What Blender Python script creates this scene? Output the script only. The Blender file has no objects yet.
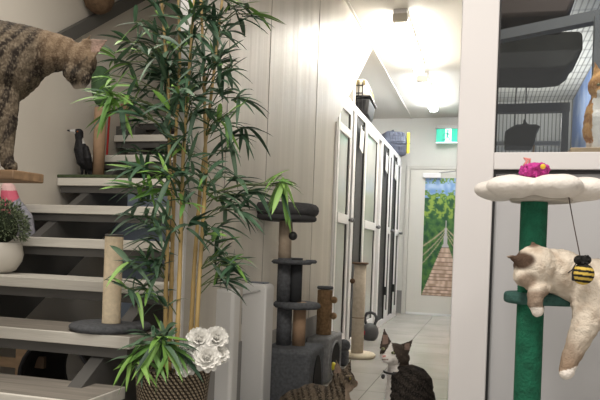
import bpy, bmesh, math, random
from mathutils import Vector, Matrix, noise

# ---------------------------------------------------------------- camera, world, exposure
S = bpy.context.scene
COL = S.collection
F = 650.0; PX0 = 300.0; PY0 = 249.0; H = 0.88
YAW = math.radians(16.05); ROLL = 0.0375
Fw = Vector((-math.sin(YAW), math.cos(YAW), 0)); Rt = Vector((math.cos(YAW), math.sin(YAW), 0)); Up = Vector((0, 0, 1))
EYE = Vector((0, 0, H))
cam = bpy.data.cameras.new('camera'); camo = bpy.data.objects.new('camera', cam); COL.objects.link(camo)
cx = Rt*math.cos(ROLL) + Up*math.sin(ROLL); cy = -Rt*math.sin(ROLL) + Up*math.cos(ROLL); cz = -Fw
M = Matrix.Identity(4)
for i in range(3):
    M[i][0] = cx[i]; M[i][1] = cy[i]; M[i][2] = cz[i]; M[i][3] = EYE[i]
camo.matrix_world = M
cam.sensor_width = 36; cam.lens = F/600*36; cam.shift_y = (PY0-200)/600; cam.clip_start = 0.05
S.camera = camo
S.view_settings.view_transform = 'Standard'; S.view_settings.look = 'None'
S.view_settings.exposure = 0.6; S.view_settings.gamma = 1; S.view_settings.use_curve_mapping = False
w = bpy.data.worlds.new('world'); S.world = w; w.use_nodes = True
w.node_tree.nodes['Background'].inputs[0].default_value = (1.0, 0.95, 0.88, 1)
w.node_tree.nodes['Background'].inputs[1].default_value = 0.55

def area(name, loc, rot, sx, sy, power, col=(1, .93, .84)):
    l = bpy.data.lights.new(name, 'AREA'); l.shape = 'RECTANGLE'; l.size = sx; l.size_y = sy; l.energy = power; l.color = col
    o = bpy.data.objects.new(name, l); COL.objects.link(o); o.location = loc; o.rotation_euler = rot; return o
area('added_area_light', (-0.55, 0.6, 2.72), (0, 0, 0), 0.3, 1.4, 34)  # unseen light added overhead, near the viewpoint
area('added_area_light', (-1.9, 2.3, 2.72), (0, 0, 0), 0.3, 1.4, 12)  # unseen light added to brighten the stairs
area('added_area_light', (0.45, 3.3, 2.78), (0, 0, 0), 0.3, .9, 14, (1, .97, .9))  # added to brighten the room behind the right glazing
area('added_area_light', (0.5, 6.9, 2.2), (math.radians(180), 0, 0), 0.3, 1.8, 14, (1, .97, .92))  # added below the lining, aimed up to brighten it
area('added_area_light', (0.5, 6.9, 2.1), (0, 0, 0), 0.3, 1.8, 10, (1, .97, .92))  # added to light the far part of the glazed room from above
area('added_area_light', (0.6, 1.2, 2.72), (0, 0, 0), 0.3, 1.2, 14)  # unseen light added overhead, toward the right

# ---------------------------------------------------------------- helpers
def ray(px, py):
    a = (px-PX0)/F; b = (PY0-py)/F
    r = a*math.cos(ROLL) - b*math.sin(ROLL); u = a*math.sin(ROLL) + b*math.cos(ROLL)
    return Fw + Rt*r + Up*u
def D(px, py, z): return EYE + ray(px, py)*z                      # point at a depth
def AY(px, py, Y):
    d = ray(px, py); return EYE + d*(Y/d.y)
def AX(px, py, X):
    d = ray(px, py); return EYE + d*(X/d.x)
def AZ(px, py, Z):
    d = ray(px, py); return EYE + d*((Z-H)/d.z)
R = random.Random(7)

def srgb(c): return tuple((x/12.92 if x <= .04045 else ((x+.055)/1.055)**2.4) for x in c)
def hexc(h): return srgb(tuple(int(h[i:i+2], 16)/255 for i in (0, 2, 4)))
MATS = {}
def mat(name, col, rough=.6, metal=0, var=0, scale=8, bump=0, bscale=None, spec=.4, emit=0, coat=0, stretch=None, alpha=1, trans=0, sheen=0):
    if name in MATS: return MATS[name]
    if isinstance(col, str): col = hexc(col)
    m = bpy.data.materials.new(name); m.use_nodes = True; nt = m.node_tree; b = nt.nodes['Principled BSDF']
    b.inputs['Base Color'].default_value = (*col, 1); b.inputs['Roughness'].default_value = rough; b.inputs['Metallic'].default_value = metal
    b.inputs['Specular IOR Level'].default_value = spec
    if sheen: b.inputs['Sheen Weight'].default_value = sheen
    if trans: b.inputs['Transmission Weight'].default_value = trans
    if alpha < 1: b.inputs['Alpha'].default_value = alpha
    if emit:
        b.inputs['Emission Color'].default_value = (*col, 1); b.inputs['Emission Strength'].default_value = emit
    if var or bump:
        tc = nt.nodes.new('ShaderNodeTexCoord'); mp = nt.nodes.new('ShaderNodeMapping')
        nt.links.new(tc.outputs['Object'], mp.inputs[0])
        if stretch: mp.inputs['Scale'].default_value = stretch
    if var:
        n = nt.nodes.new('ShaderNodeTexNoise'); n.inputs['Scale'].default_value = scale; n.inputs['Detail'].default_value = 5
        nt.links.new(mp.outputs[0], n.inputs[0])
        r = nt.nodes.new('ShaderNodeValToRGB'); r.color_ramp.elements[0].position = .3; r.color_ramp.elements[1].position = .7
        r.color_ramp.elements[0].color = (*[c*(1-var) for c in col], 1); r.color_ramp.elements[1].color = (*[min(1, c*(1+var)) for c in col], 1)
        nt.links.new(n.outputs[0], r.inputs[0]); nt.links.new(r.outputs[0], b.inputs['Base Color'])
    if bump:
        n2 = nt.nodes.new('ShaderNodeTexNoise'); n2.inputs['Scale'].default_value = bscale or scale*6; n2.inputs['Detail'].default_value = 3
        nt.links.new(mp.outputs[0], n2.inputs[0])
        bp = nt.nodes.new('ShaderNodeBump'); bp.inputs['Strength'].default_value = bump; bp.inputs['Distance'].default_value = .01
        nt.links.new(n2.outputs[0], bp.inputs['Height']); nt.links.new(bp.outputs[0], b.inputs['Normal'])
    MATS[name] = m; return m
def vmat(name, rough=.8, bump=.3, bscale=120, spec=.2, sheen=0.0, stretch=None):
    m = mat(name, (.5, .5, .5), rough, 0, 0, 8, bump, bscale, spec, stretch=stretch)
    nt = m.node_tree; b = nt.nodes['Principled BSDF']
    a = nt.nodes.new('ShaderNodeVertexColor'); a.layer_name = 'col'
    nt.links.new(a.outputs[0], b.inputs['Base Color'])
    if sheen: b.inputs['Sheen Weight'].default_value = sheen
    return m

def obj(name, bm, m, parent=None, smooth=False, loc=None, bevel=0):
    me = bpy.data.meshes.new(name); bmesh.ops.recalc_face_normals(bm, faces=bm.faces[:]); bm.to_mesh(me); bm.free()
    if m: me.materials.append(m)
    if smooth:
        for p in me.polygons: p.use_smooth = True
    o = bpy.data.objects.new(name, me); COL.objects.link(o)
    if parent is not None:
        o.parent = parent
        if loc is None:
            # geometry given in world space: bring it into the parent's frame
            me.transform(parent_world(parent).inverted())
        else: o.location = loc
    elif loc is not None: o.location = loc
    if bevel:
        b = o.modifiers.new('bevel', 'BEVEL'); b.width = bevel; b.segments = 2; b.limit_method = 'ANGLE'
        for p in me.polygons: p.use_smooth = True
        try:
            me.set_sharp_from_angle(angle=math.radians(40))
        except Exception: pass
    return o
def parent_world(o):
    m = Matrix.Identity(4)
    while o is not None:
        m = Matrix.LocRotScale(o.location, o.rotation_euler, o.scale) @ m; o = o.parent
    return m
def tag(o, label=None, cat=None, group=None, kind=None):
    if label: o['label'] = label
    if cat: o['category'] = cat
    if group: o['group'] = group
    if kind: o['kind'] = kind
    return o
def thing(name, label, cat, loc=(0, 0, 0), rz=0, group=None):
    o = bpy.data.objects.new(name, None); COL.objects.link(o); o.empty_display_size = .05
    o.location = loc; o.rotation_euler = (0, 0, rz)
    return tag(o, label, cat, group)
def struct(name, bm, m, parent=None, label=None, smooth=False):
    o = obj(name, bm, m, parent, smooth)
    if parent is None: o['kind'] = 'structure'
    if label: o['label'] = label
    return o
def box(bm, x0, x1, y0, y1, z0, z1, mx=None):
    vs = [Vector((x, y, z)) for x in (x0, x1) for y in (y0, y1) for z in (z0, z1)]
    if mx is not None: vs = [mx @ v for v in vs]
    v = [bm.verts.new(p) for p in vs]
    for f in ((0, 1, 3, 2), (4, 6, 7, 5), (0, 4, 5, 1), (2, 3, 7, 6), (0, 2, 6, 4), (1, 5, 7, 3)): bm.faces.new([v[i] for i in f])
    return bm
def B(*a, mx=None): return box(bmesh.new(), *a, mx=mx)
def frame_of(d):
    d = d.normalized(); a = Vector((0, 0, 1)) if abs(d.z) < .9 else Vector((1, 0, 0))
    u = d.cross(a).normalized(); return u, d.cross(u).normalized()
def tube(bm, pts, rad, n=10, cap=True):
    pts = [Vector(p) for p in pts]
    if not hasattr(rad, '__len__'): rad = [rad]*len(pts)
    rings = []; u0 = None
    for i, p in enumerate(pts):
        d = (pts[min(i+1, len(pts)-1)] - pts[max(i-1, 0)]).normalized()
        if u0 is None: u, v = frame_of(d)
        else:
            u = (u0 - d*u0.dot(d)).normalized(); v = d.cross(u)
        u0 = u
        rings.append([bm.verts.new(p + (u*math.cos(2*math.pi*k/n) + v*math.sin(2*math.pi*k/n))*rad[i]) for k in range(n)])
    for a, b in zip(rings, rings[1:]):
        for k in range(n): bm.faces.new((a[k], a[(k+1) % n], b[(k+1) % n], b[k]))
    if cap: bm.faces.new(rings[0][::-1]); bm.faces.new(rings[-1])
    return bm
def lathe(bm, prof, c=(0, 0, 0), n=40, wob=None):
    c = Vector(c); rings = []
    for (r, z) in prof:
        if r < 1e-5: rings.append([bm.verts.new(c + Vector((0, 0, z)))])
        else: rings.append([bm.verts.new(c + Vector((math.cos(t)*r*(wob(t) if wob else 1), math.sin(t)*r*(wob(t) if wob else 1), z))) for t in [2*math.pi*k/n for k in range(n)]])
    for a, b in zip(rings, rings[1:]):
        for k in range(n):
            q = [a[k % len(a)], a[(k+1) % len(a)], b[(k+1) % len(b)], b[k % len(b)]]
            q2 = []
            for x in q:
                if x not in q2: q2.append(x)
            if len(q2) > 2: bm.faces.new(q2)
    return bm
def disc_prof(r, z0, z1, e=.008):
    return [(0, z0), (r-e, z0), (r, z0+e), (r, z1-e), (r-e, z1), (0, z1)]
def prism(bm, poly, ext):
    """poly: list of Vectors, ext: Vector"""
    a = [bm.verts.new(p) for p in poly]; b = [bm.verts.new(Vector(p)+ext) for p in poly]; n = len(poly)
    bm.faces.new(a); bm.faces.new(b[::-1])
    for i in range(n): bm.faces.new((a[i], a[(i+1) % n], b[(i+1) % n], b[i]))
    return bm
def sph(bm, c, r, sub=2, mx=None):
    q = bmesh.ops.create_icosphere(bm, subdivisions=sub, radius=1)['verts']
    if not hasattr(r, '__len__'): r = (r, r, r)
    for v in q:
        p = Vector((v.co.x*r[0], v.co.y*r[1], v.co.z*r[2]))
        if mx is not None: p = mx @ p
        v.co = p + Vector(c)
    return bm
def chain(bm, pts, k=7):
    """pts: list of (Vector, radius): overlapping balls for the voxel union"""
    for (p, r), (q, s) in zip(pts, pts[1:]):
        n = max(1, int((q-p).length/(min(r, s)*.35)))
        for i in range(n+1):
            t = i/n; sph(bm, p.lerp(q, t), r*(1-t)+s*t, 2)
    if len(pts) == 1: sph(bm, pts[0][0], pts[0][1], 3)
    return bm
def cone(bm, base, tip, w, t, side):
    """flat-ish ear: base centre, tip, half width w along 'side', half thickness t"""
    base = Vector(base); tip = Vector(tip); ax = (tip-base); side = (side - ax*side.dot(ax)/ax.length_squared).normalized(); nrm = ax.cross(side).normalized()
    n = 7
    for i in range(n):
        f = i/(n-1)*.96; ww = w*(1-f)**.8; tt = max(t*(1-f*.5), t*.5)
        m = Matrix((side, nrm, ax.normalized())).transposed()
        sph(bm, base+ax*f, (max(ww, tt), tt, ax.length/n*1.1), 2, m)
    return bm
def voxel(name, bm, vs, m, colfn=None, parent=None, smooth_it=3, rough_amp=0, rough_sc=60):
    me = bpy.data.meshes.new(name); bm.to_mesh(me); bm.free()
    t = bpy.data.objects.new('tmp', me); COL.objects.link(t)
    r = t.modifiers.new('r', 'REMESH'); r.mode = 'VOXEL'; r.voxel_size = vs; r.use_smooth_shade = True
    if smooth_it:
        s = t.modifiers.new('s', 'SMOOTH'); s.iterations = smooth_it; s.factor = .5
    dg = bpy.context.evaluated_depsgraph_get(); dg.update()
    nm = bpy.data.meshes.new_from_object(t.evaluated_get(dg)); bpy.data.objects.remove(t); bpy.data.meshes.remove(me)
    nm.name = name; nm.materials.clear(); nm.materials.append(m)
    if rough_amp:
        nn = [v.normal.copy() for v in nm.vertices]
        for v, no in zip(nm.vertices, nn): v.co += no*rough_amp*noise.noise(v.co*rough_sc)
    for p in nm.polygons: p.use_smooth = True
    if colfn:
        ca = nm.color_attributes.new('col', 'FLOAT_COLOR', 'POINT')
        for v in nm.vertices: ca.data[v.index].color = (*colfn(v.co, v.normal), 1)
    o = bpy.data.objects.new(name, nm); COL.objects.link(o)
    if parent is not None:
        o.parent = parent; nm.transform(parent_world(parent).inverted())
    return o
def proj(p):
    d = Vector(p) - EYE; z = d.dot(Fw); a0 = d.dot(Rt)/z; u = d.z/z
    a = a0*math.cos(ROLL) + u*math.sin(ROLL); b = -a0*math.sin(ROLL) + u*math.cos(ROLL)
    return PX0+a*F, PY0-b*F, z
def mix(a, b, t): t = max(0, min(1, t)); return tuple(x*(1-t)+y*t for x, y in zip(a, b))
def sstep(a, b, x): t = max(0, min(1, (x-a)/(b-a))); return t*t*(3-2*t)

# ---------------------------------------------------------------- materials
wall_m = mat('wall_paint', (.58, .545, .49), .45, var=.03, scale=2)
white_m = mat('white_powdercoat', (.80, .79, .80), .35)
steel_m = mat('dark_steel', (.085, .083, .08), .45, var=.1, scale=5)
carpet_g = mat('grey_carpet', (.105, .11, .12), .95, var=.25, scale=60, bump=.6, bscale=400, spec=.1)
sisal_m = mat('sisal', (.50, .40, .28), .9, var=.15, scale=40, bump=.5, bscale=200, spec=.1)
black_m = mat('black_plastic', (.015, .015, .016), .5)
glass_m = None
def glass(name, tint=(1, 1, 1), refl=.1):
    m = bpy.data.materials.new(name); m.use_nodes = True; nt = m.node_tree; nt.nodes.clear()
    o = nt.nodes.new('ShaderNodeOutputMaterial'); mx = nt.nodes.new('ShaderNodeMixShader'); t = nt.nodes.new('ShaderNodeBsdfTransparent')
    t.inputs[0].default_value = (*tint, 1); g = nt.nodes.new('ShaderNodeBsdfGlossy'); g.inputs['Roughness'].default_value = .03
    fr = nt.nodes.new('ShaderNodeFresnel'); fr.inputs[0].default_value = 1.45
    nt.links.new(fr.outputs[0], mx.inputs[0]); nt.links.new(t.outputs[0], mx.inputs[1]); nt.links.new(g.outputs[0], mx.inputs[2]); nt.links.new(mx.outputs[0], o.inputs[0])
    return m
glass_m = glass('clear_glass', (.93, .95, .95))
def panel_wall_mat():
    m = mat('panel_wall', (.60, .565, .505), .38, spec=.4)
    nt = m.node_tree; b = nt.nodes['Principled BSDF']
    tc = nt.nodes.new('ShaderNodeTexCoord'); mp = nt.nodes.new('ShaderNodeMapping'); mp.inputs['Scale'].default_value = (1, 1, .03)
    nt.links.new(tc.outputs['Object'], mp.inputs[0])
    n = nt.nodes.new('ShaderNodeTexNoise'); n.inputs['Scale'].default_value = 9; n.inputs['Detail'].default_value = 3; nt.links.new(mp.outputs[0], n.inputs[0])
    r = nt.nodes.new('ShaderNodeValToRGB'); r.color_ramp.elements[0].position = .35; r.color_ramp.elements[1].position = .65
    r.color_ramp.elements[0].color = (.54, .51, .46, 1); r.color_ramp.elements[1].color = (.62, .585, .53, 1)
    nt.links.new(n.outputs[0], r.inputs[0]); nt.links.new(r.outputs[0], b.inputs['Base Color'])
    bp = nt.nodes.new('ShaderNodeBump'); bp.inputs['Strength'].default_value = .25; bp.inputs['Distance'].default_value = .02
    nt.links.new(n.outputs[0], bp.inputs['Height']); nt.links.new(bp.outputs[0], b.inputs['Normal'])
    return m
def floor_mat():
    m = mat('floor_tiles', (.4, .385, .36), .22, spec=.5)
    nt = m.node_tree; b = nt.nodes['Principled BSDF']
    tc = nt.nodes.new('ShaderNodeTexCoord'); mp = nt.nodes.new('ShaderNodeMapping'); mp.inputs['Location'].default_value = (.1, .13, 0)
    nt.links.new(tc.outputs['Object'], mp.inputs[0])
    br = nt.nodes.new('ShaderNodeTexBrick'); br.offset = 0; br.inputs['Scale'].default_value = 1
    br.inputs['Brick Width'].default_value = .6; br.inputs['Row Height'].default_value = .6; br.inputs['Mortar Size'].default_value = .003
    br.inputs['Color1'].default_value = (.50, .478, .44, 1); br.inputs['Color2'].default_value = (.465, .44, .41, 1); br.inputs['Mortar'].default_value = (.2, .19, .175, 1)
    nt.links.new(mp.outputs[0], br.inputs['Vector'])
    n = nt.nodes.new('ShaderNodeTexNoise'); n.inputs['Scale'].default_value = 3; n.inputs['Detail'].default_value = 6; nt.links.new(mp.outputs[0], n.inputs[0])
    mx = nt.nodes.new('ShaderNodeMix'); mx.data_type = 'RGBA'; mx.blend_type = 'MULTIPLY'; mx.inputs[0].default_value = .5
    nt.links.new(br.outputs[0], mx.inputs[6]); nt.links.new(n.outputs[0], mx.inputs[7]); 
    g = nt.nodes.new('ShaderNodeGamma'); g.inputs[1].default_value = .82; nt.links.new(mx.outputs[2], g.inputs[0])
    nt.links.new(g.outputs[0], b.inputs['Base Color'])
    return m

# ---------------------------------------------------------------- the building
CEIL = 2.85; XW = -1.14; XK = -1.19; XS = -2.62; YE = 9.55; YP = 2.5
struct('floor', B(-4, 3.2, -1.5, YE+.1, -.1, 0), floor_mat())
struct('ceiling', B(-2.9, 3.2, -1.5, YE+.1, CEIL, CEIL+.1), mat('ceiling_paint', (.62, .60, .56), .6))
struct('wall_left', B(XS-.1, XS, -1.5, 6.1, 0, CEIL), wall_m)
struct('wall_back', B(-2.9, 3.2, YE, YE+.1, 0, CEIL), mat('back_wall_paint', (.66, .65, .61), .5))
struct('wall_right', B(3.1, 3.2, -1.5, YE, 0, CEIL), wall_m)
struct('wall_stairwell', B(XS, XW-.12, 6.0, 6.1, 0, CEIL), wall_m)
# panel wall beside the stairs, its far upper corner cut on a slant
yA = AX(336, 122, XW); yB = AX(372, 61, XW); y0w = AX(188, 150, XW).y
poly = [Vector((XW, y0w, 0)), Vector((XW, yA.y, 0)), Vector((XW, yA.y, yA.z)), Vector((XW, yB.y, CEIL)), Vector((XW, y0w, CEIL))]
struct('wall_middle', prism(bmesh.new(), poly, Vector((-.04, 0, 0))), panel_wall_mat())
b = bmesh.new()
for yy in (AX(229, 60, XW).y, AX(318, 60, XW).y, AX(270, 60, XW).y):
    box(b, XW-.002, XW+.0015, yy-.003, yy+.003, .4, CEIL)
struct('trim_1', b, mat('panel_joint', (.33, .31, .28), .6))
struct('trim_2', B(XW-.045, XW+.008, y0w-.02, y0w, 0, CEIL), white_m)
yc = AX(343, 10, XW)
struct('trim_3', B(XW+.0, XW+.02, 4, YE, CEIL-.012, CEIL), mat('cornice_paint', (.60, .58, .54), .6))
struct('trim_4', B(XW-.045, XW+.012, yA.y-.012, yA.y+.006, 0, yA.z), white_m)
cove = mat('grey_cove_vinyl', (.25, .245, .24), .5)
struct('baseboard_left', B(XW, XW+.006, y0w, yA.y-.012, 0, .42), cove)
struct('baseboard_back', B(-2.5, -1.12, YE-.008, YE, 0, .33), cove)

# door at the end of the corridor
door = bpy.data.objects.new('door_1', None); COL.objects.link(door); door['kind'] = 'structure'; door.location = (-.6, YE, 0)
dl = AY(409, 164, YE); xl = dl.x; ztop = AY(430, 166, YE).z
b = bmesh.new(); box(b, xl-.03, xl+.03, YE-.05, YE, 0, ztop); box(b, -.12, -.06, YE-.05, YE, 0, ztop); box(b, xl+.03, -.12, YE-.05, YE, ztop-.05, ztop)
obj('door_frame', b, mat('door_frame_paint', (.60, .58, .54), .45), door, bevel=.004)
obj('door_leaf', B(xl+.035, -.125, YE-.035, YE-.002, .035, ztop-.055), mat('door_paint', (.70, .68, .63), .4), door)
obj('threshold', B(xl+.04, -.13, YE-.06, YE-.036, 0.002, .03), mat('door_sill', (.85, .85, .85), .3), door)
p0 = AY(423, 173, YE-.09); p1 = AY(441, 178, YE-.09)
dc = obj('door_closer', B(p0.x, p1.x, YE-.1, YE-.036, p1.z, p0.z), white_m, door, bevel=.008)
b = bmesh.new(); tube(b, [(p1.x-.03, YE-.08, p0.z+.005), (p1.x+.16, YE-.12, p0.z+.02), (p1.x+.28, YE-.06, p0.z+.04)], .008, 8)
obj('closer_arm', b, mat('grey_metal', (.4, .4, .4), .35, .8), dc)
# bridge picture on the door
q0 = AY(425.5, 178, YE-.04); q1 = AY(455, 297, YE-.04)
PW = q1.x-q0.x; PH = q0.z-q1.z
def bridge(u, v):                                                   # u 0..1.35 to the right, v 0..1 down
    n1 = noise.noise(Vector((u*7, v*22, 1))); n2 = noise.noise(Vector((u*20, v*60, 5)))
    c = mix((.03, .10, .05), (.10, .22, .06), .5+n1*1.3+n2*.5)
    if v < .17: c = mix((.18, .33, .62), (.45, .60, .80), .5+n1)
    if (.10 < v < .22 and n1+n2*.5 > -.15) or (v < .05 and n2+n1 > .05): c = mix((.05, .16, .05), (.22, .36, .08), .5+n2)
    if .14 < v < .34: c = mix(c, (.28, .40, .08), sstep(.05, .3, n1+n2*.6))
    xc = .66
    if v > .36:
        t = (v-.36)/.64; hw = .012+.05*sstep(0, .35, t)+max(0, t-.3)*.85
        s = (u-xc)/hw
        if abs(s) < 1:
            if t < .35: c = (.50, .48, .50)
            else:
                k = (t**1.6)*16; c = mix((.44, .31, .23), (.72, .56, .46), .5+noise.noise(Vector((u*9, int(k)*3.3, 2)))*1.5)
                if k-int(k) < .16: c = (.16, .10, .08)
        else:
            for q, ww in ((.55, .007), (.75, .006), (.92, .006)):
                # left and right hand ropes
                for sg in (-1, 1):
                    yr = .36+.64*(q*(.25+.75*min(1, abs(u-xc)/.65)**.8)*.62)
                    if abs(v-yr) < ww and abs(u-xc) > hw: c = (.42, .36, .25)
    return c
b = bmesh.new(); NX, NY = 60, 180; cl = b.verts.layers.float_color.new('col')
full = PW*1.32; g = []
for j in range(NY+1):
    row = []
    for i in range(NX+1):
        vv = b.verts.new((q0.x+full*i/NX, YE-.041, q0.z-PH*j/NY)); vv[cl] = (*bridge(1.32*i/NX, j/NY), 1); row.append(vv)
    g.append(row)
for j in range(NY):
    for i in range(NX): b.faces.new((g[j][i], g[j+1][i], g[j+1][i+1], g[j][i+1]))
bo = b.faces[:]; 
pic = thing('picture', 'tall colour picture of a rope footbridge in green jungle fixed to the far door', 'picture', (q0.x+full/2, YE-.04, q1.z))
obj('print', b, vmat('poster_print', .35, 0.001, 10), pic)
obj('backing', B(q0.x, q0.x+full, YE-.0405, YE-.036, q1.z, q0.z), white_m, pic)

# exit sign
e0 = AY(436.5, 129, YE-.16); e1 = AY(459, 142, YE-.16); ew = .46
ex = thing('exit_sign', 'green and white lit running man exit sign high on the far wall', 'sign', (e0.x+ew/2, YE-.16, e1.z))
obj('housing', B(e0.x-.01, e0.x+ew+.01, YE-.19, YE, e0.z, e0.z+.05), mat('sign_housing', (.45, .44, .42), .5), ex, bevel=.004)
gm = mat('exit_green', (.0, .42, .27), .4, emit=.55)
wm = mat('exit_white', (.75, .95, .95), .4, emit=1.1)
obj('green_face', B(e0.x, e0.x+ew, YE-.17, YE-.15, e1.z, e0.z), gm, ex)
hh = e0.z-e1.z
obj('white_edge', B(e0.x, e0.x+ew, YE-.171, YE-.149, e1.z-.012, e1.z), wm, ex)
b = bmesh.new(); mx = e0.x+.13; yy = YE-.1735
def fl(pts): prism(b, [Vector((mx+x*hh, yy, e1.z+z*hh)) for x, z in pts], Vector((0, .003, 0)))
fl([(-.02, 0), (.42, 0), (.42, .98), (-.02, .98)])
obj('doorway_symbol', b, wm, ex)
b = bmesh.new(); yy = YE-.177
for k in range(1): 
    fl([(math.cos(t)*.085+.16, math.sin(t)*.085+.83) for t in [i*math.pi/5 for i in range(10)]])
    fl([(.05, .72), (.22, .75), (.2, .42), (.06, .38)]); fl([(.06, .4), (.18, .42), (.34, .24), (.30, .05), (.24, .05), (.25, .22)])
    fl([(.1, .42), (.16, .38), (.02, .15), (-.22, .12), (-.22, .19), (-.02, .22)]); fl([(.05, .72), (.08, .66), (-.12, .55), (-.14, .42), (-.19, .44), (-.17, .6)]); fl([(.2, .74), (.22, .66), (.36, .5), (.33, .46), (.2, .56)])
obj('running_figure', b, mat('exit_dark_green', (0, .30, .2), .4, emit=.4), ex)

# ceiling lamps
def lamp(y0, y1, label, e):
    x = -.745
    t = thing('ceiling_light', label, 'ceiling light', (x, (y0+y1)/2, CEIL), group='tube lights along the corridor ceiling')
    obj('batten', B(x-.055, x+.055, y0, y1, CEIL-.035, CEIL), white_m, t, bevel=.003)
    b = bmesh.new(); box(b, x-.05, x+.05, y0+.06, y1-.0, CEIL-.085, CEIL-.036)
    obj('diffuser', b, mat('tube_glow_%s' % ('warm' if e > 40 else 'cool'), (1, .95, .86) if e > 40 else (.93, .97, 1), .4, emit=e), t, bevel=.012)
    obj('end_cap', B(x-.062, x+.062, y0-.0, y0+.058, CEIL-.095, CEIL-.034), mat('cap_grey', (.50, .47, .42), .6), t, bevel=.004)
lamp(5.25, 6.85, 'nearer of the two long tube lights on the corridor ceiling', 48)
lamp(7.15, 8.75, 'farther of the two long tube lights on the corridor ceiling, nearer the exit sign', 34)

# ---------------------------------------------------------------- cat enclosures along the corridor
mesh_dark = mat('dark_mesh', (.05, .05, .052), .55, var=.2, scale=30)
pane_m = mat('frosted_pane', (.50, .52, .50), .12, var=.06, scale=3, spec=.6)
kb = mat('enclosure_board', (.66, .66, .65), .4)
KH = 2.2
def bay(y0, y1, segs, label, tagpos=None, rail=1.15):
    t = thing('cat_enclosure', label, 'cat enclosure', (XK-.5, (y0+y1)/2, 0), group='white framed cat enclosures along the corridor')
    b = bmesh.new(); f = .05
    box(b, XK-.04, XK, y0+.002, y0+f, 0.0, KH); box(b, XK-.04, XK, y1-f, y1-.002, 0, KH); box(b, XK-.04, XK, y0+f, y1-f, KH-.06, KH); box(b, XK-.04, XK, y0+f, y1-f, 0, .07)
    obj('outer_frame', b, white_m, t, bevel=.003)
    b = bmesh.new(); box(b, XK-1.05, XK-.041, y0+.004, y0+.03, 0, KH); box(b, XK-1.05, XK-.041, y1-.03, y1-.004, 0, KH); box(b, XK-1.08, XK-1.05, y0+.004, y1-.004, 0, KH)
    obj('cabinet_side', b, kb, t)
    obj('roof_panel', B(XK-1.05, XK-.041, y0+.032, y1-.032, KH-.03, KH-.004), kb, t)
    for (a, c, kind) in segs:
        if kind == 'dark':
            d = obj('mesh_door', B(XK-.03, XK-.012, a, c, .07, KH-.06), mesh_dark, t)
            bb = bmesh.new(); box(bb, XK-.012, XK+.004, a, a+.015, .07, KH-.06); box(bb, XK-.012, XK+.004, c-.015, c, .07, KH-.06)
            obj('door_edge', bb, black_m, d)
            bb = bmesh.new(); box(bb, XK+.001, XK+.03, c-.03, c+.012, .36, .46); obj('hinge', bb, black_m, d)
        else:
            fr = bmesh.new(); g = .06 if kind != 'narrow' else min(.06, (c-a)*.3)
            box(fr, XK-.012, XK+.012, a, a+g, .07, KH-.06); box(fr, XK-.012, XK+.012, c-g, c, .07, KH-.06)
            box(fr, XK-.012, XK+.012, a+g, c-g, KH-.14, KH-.06); box(fr, XK-.012, XK+.012, a+g, c-g, .07, .16); box(fr, XK-.012, XK+.02, a+g, c-g, rail-.04, rail+.04)
            if kind == 'tall': box(fr, XK-.012, XK+.012, a+g, c-g, 1.86, 1.93)
            d = obj('glazed_door', fr, white_m, t, bevel=.003)
            obj('pane', B(XK-.02, XK-.004, a+g, c-g, .16, KH-.14), pane_m, d)
            bb = bmesh.new(); box(bb, XK-.004, XK+.003, c-g-.035, c-g, .16, KH-.14)
            obj('gasket', bb, black_m, d)
            bb = bmesh.new(); tube(bb, [(XK+.015, c-.03, rail), (XK+.045, c-.03, rail), (XK+.05, c-.12, rail)], .012, 8); sph(bb, (XK+.045, c-.03, rail), .022, 2)
            obj('handle', bb, mat('handle_grey', (.2, .2, .21), .35, .6), d, smooth=True)
    return t
KY = lambda px: AX(px, 200, XK).y
bay(KY(333.5), KY(353), [(KY(334.6), KY(348.5), 'tall')], 'nearest white framed cat enclosure, tall glazed panel beside the panel wall')
bay(KY(353.2), KY(381), [(KY(354.2), KY(362.4), 'dark'), (KY(362.8), KY(376), 'glass')], 'second white framed cat enclosure, dark door with paper note and wide glazed panel')
bay(KY(381), KY(391.5), [(KY(381.7), KY(387.3), 'dark'), (KY(387.5), KY(390.8), 'narrow')], 'third white framed cat enclosure along the corridor, behind the kettlebell')
bay(KY(391.5), KY(400), [(KY(392), KY(395.6), 'dark'), (KY(395.8), KY(399.3), 'narrow')], 'farthest white framed cat enclosure, next to the end door')
for (a, pxy, lab) in ((KY(358.5), 1.95, 'white paper note clipped on the dark door nearest the camera'), (KY(384.6), 1.95, 'white paper note on the dark door of the third enclosure'), (KY(393.9), 1.95, 'white paper note on the farthest dark enclosure door')):
    n = thing('paper_note', lab, 'note', (XK+.01, a, pxy-.13), group='paper notes on enclosure doors')
    b = bmesh.new(); m2 = Matrix.Translation((XK+.012, a, pxy)) @ Matrix.Rotation(math.radians(-10), 4, 'X')
    box(b, 0, .002, -.085, .085, -.12, .10, mx=m2); obj('sheet', b, mat('paper', (.72, .72, .70), .7), n)
    b = bmesh.new(); box(b, -.001, .012, -.03, .03, .085, .12, mx=m2); obj('clip', b, black_m, n)

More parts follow.
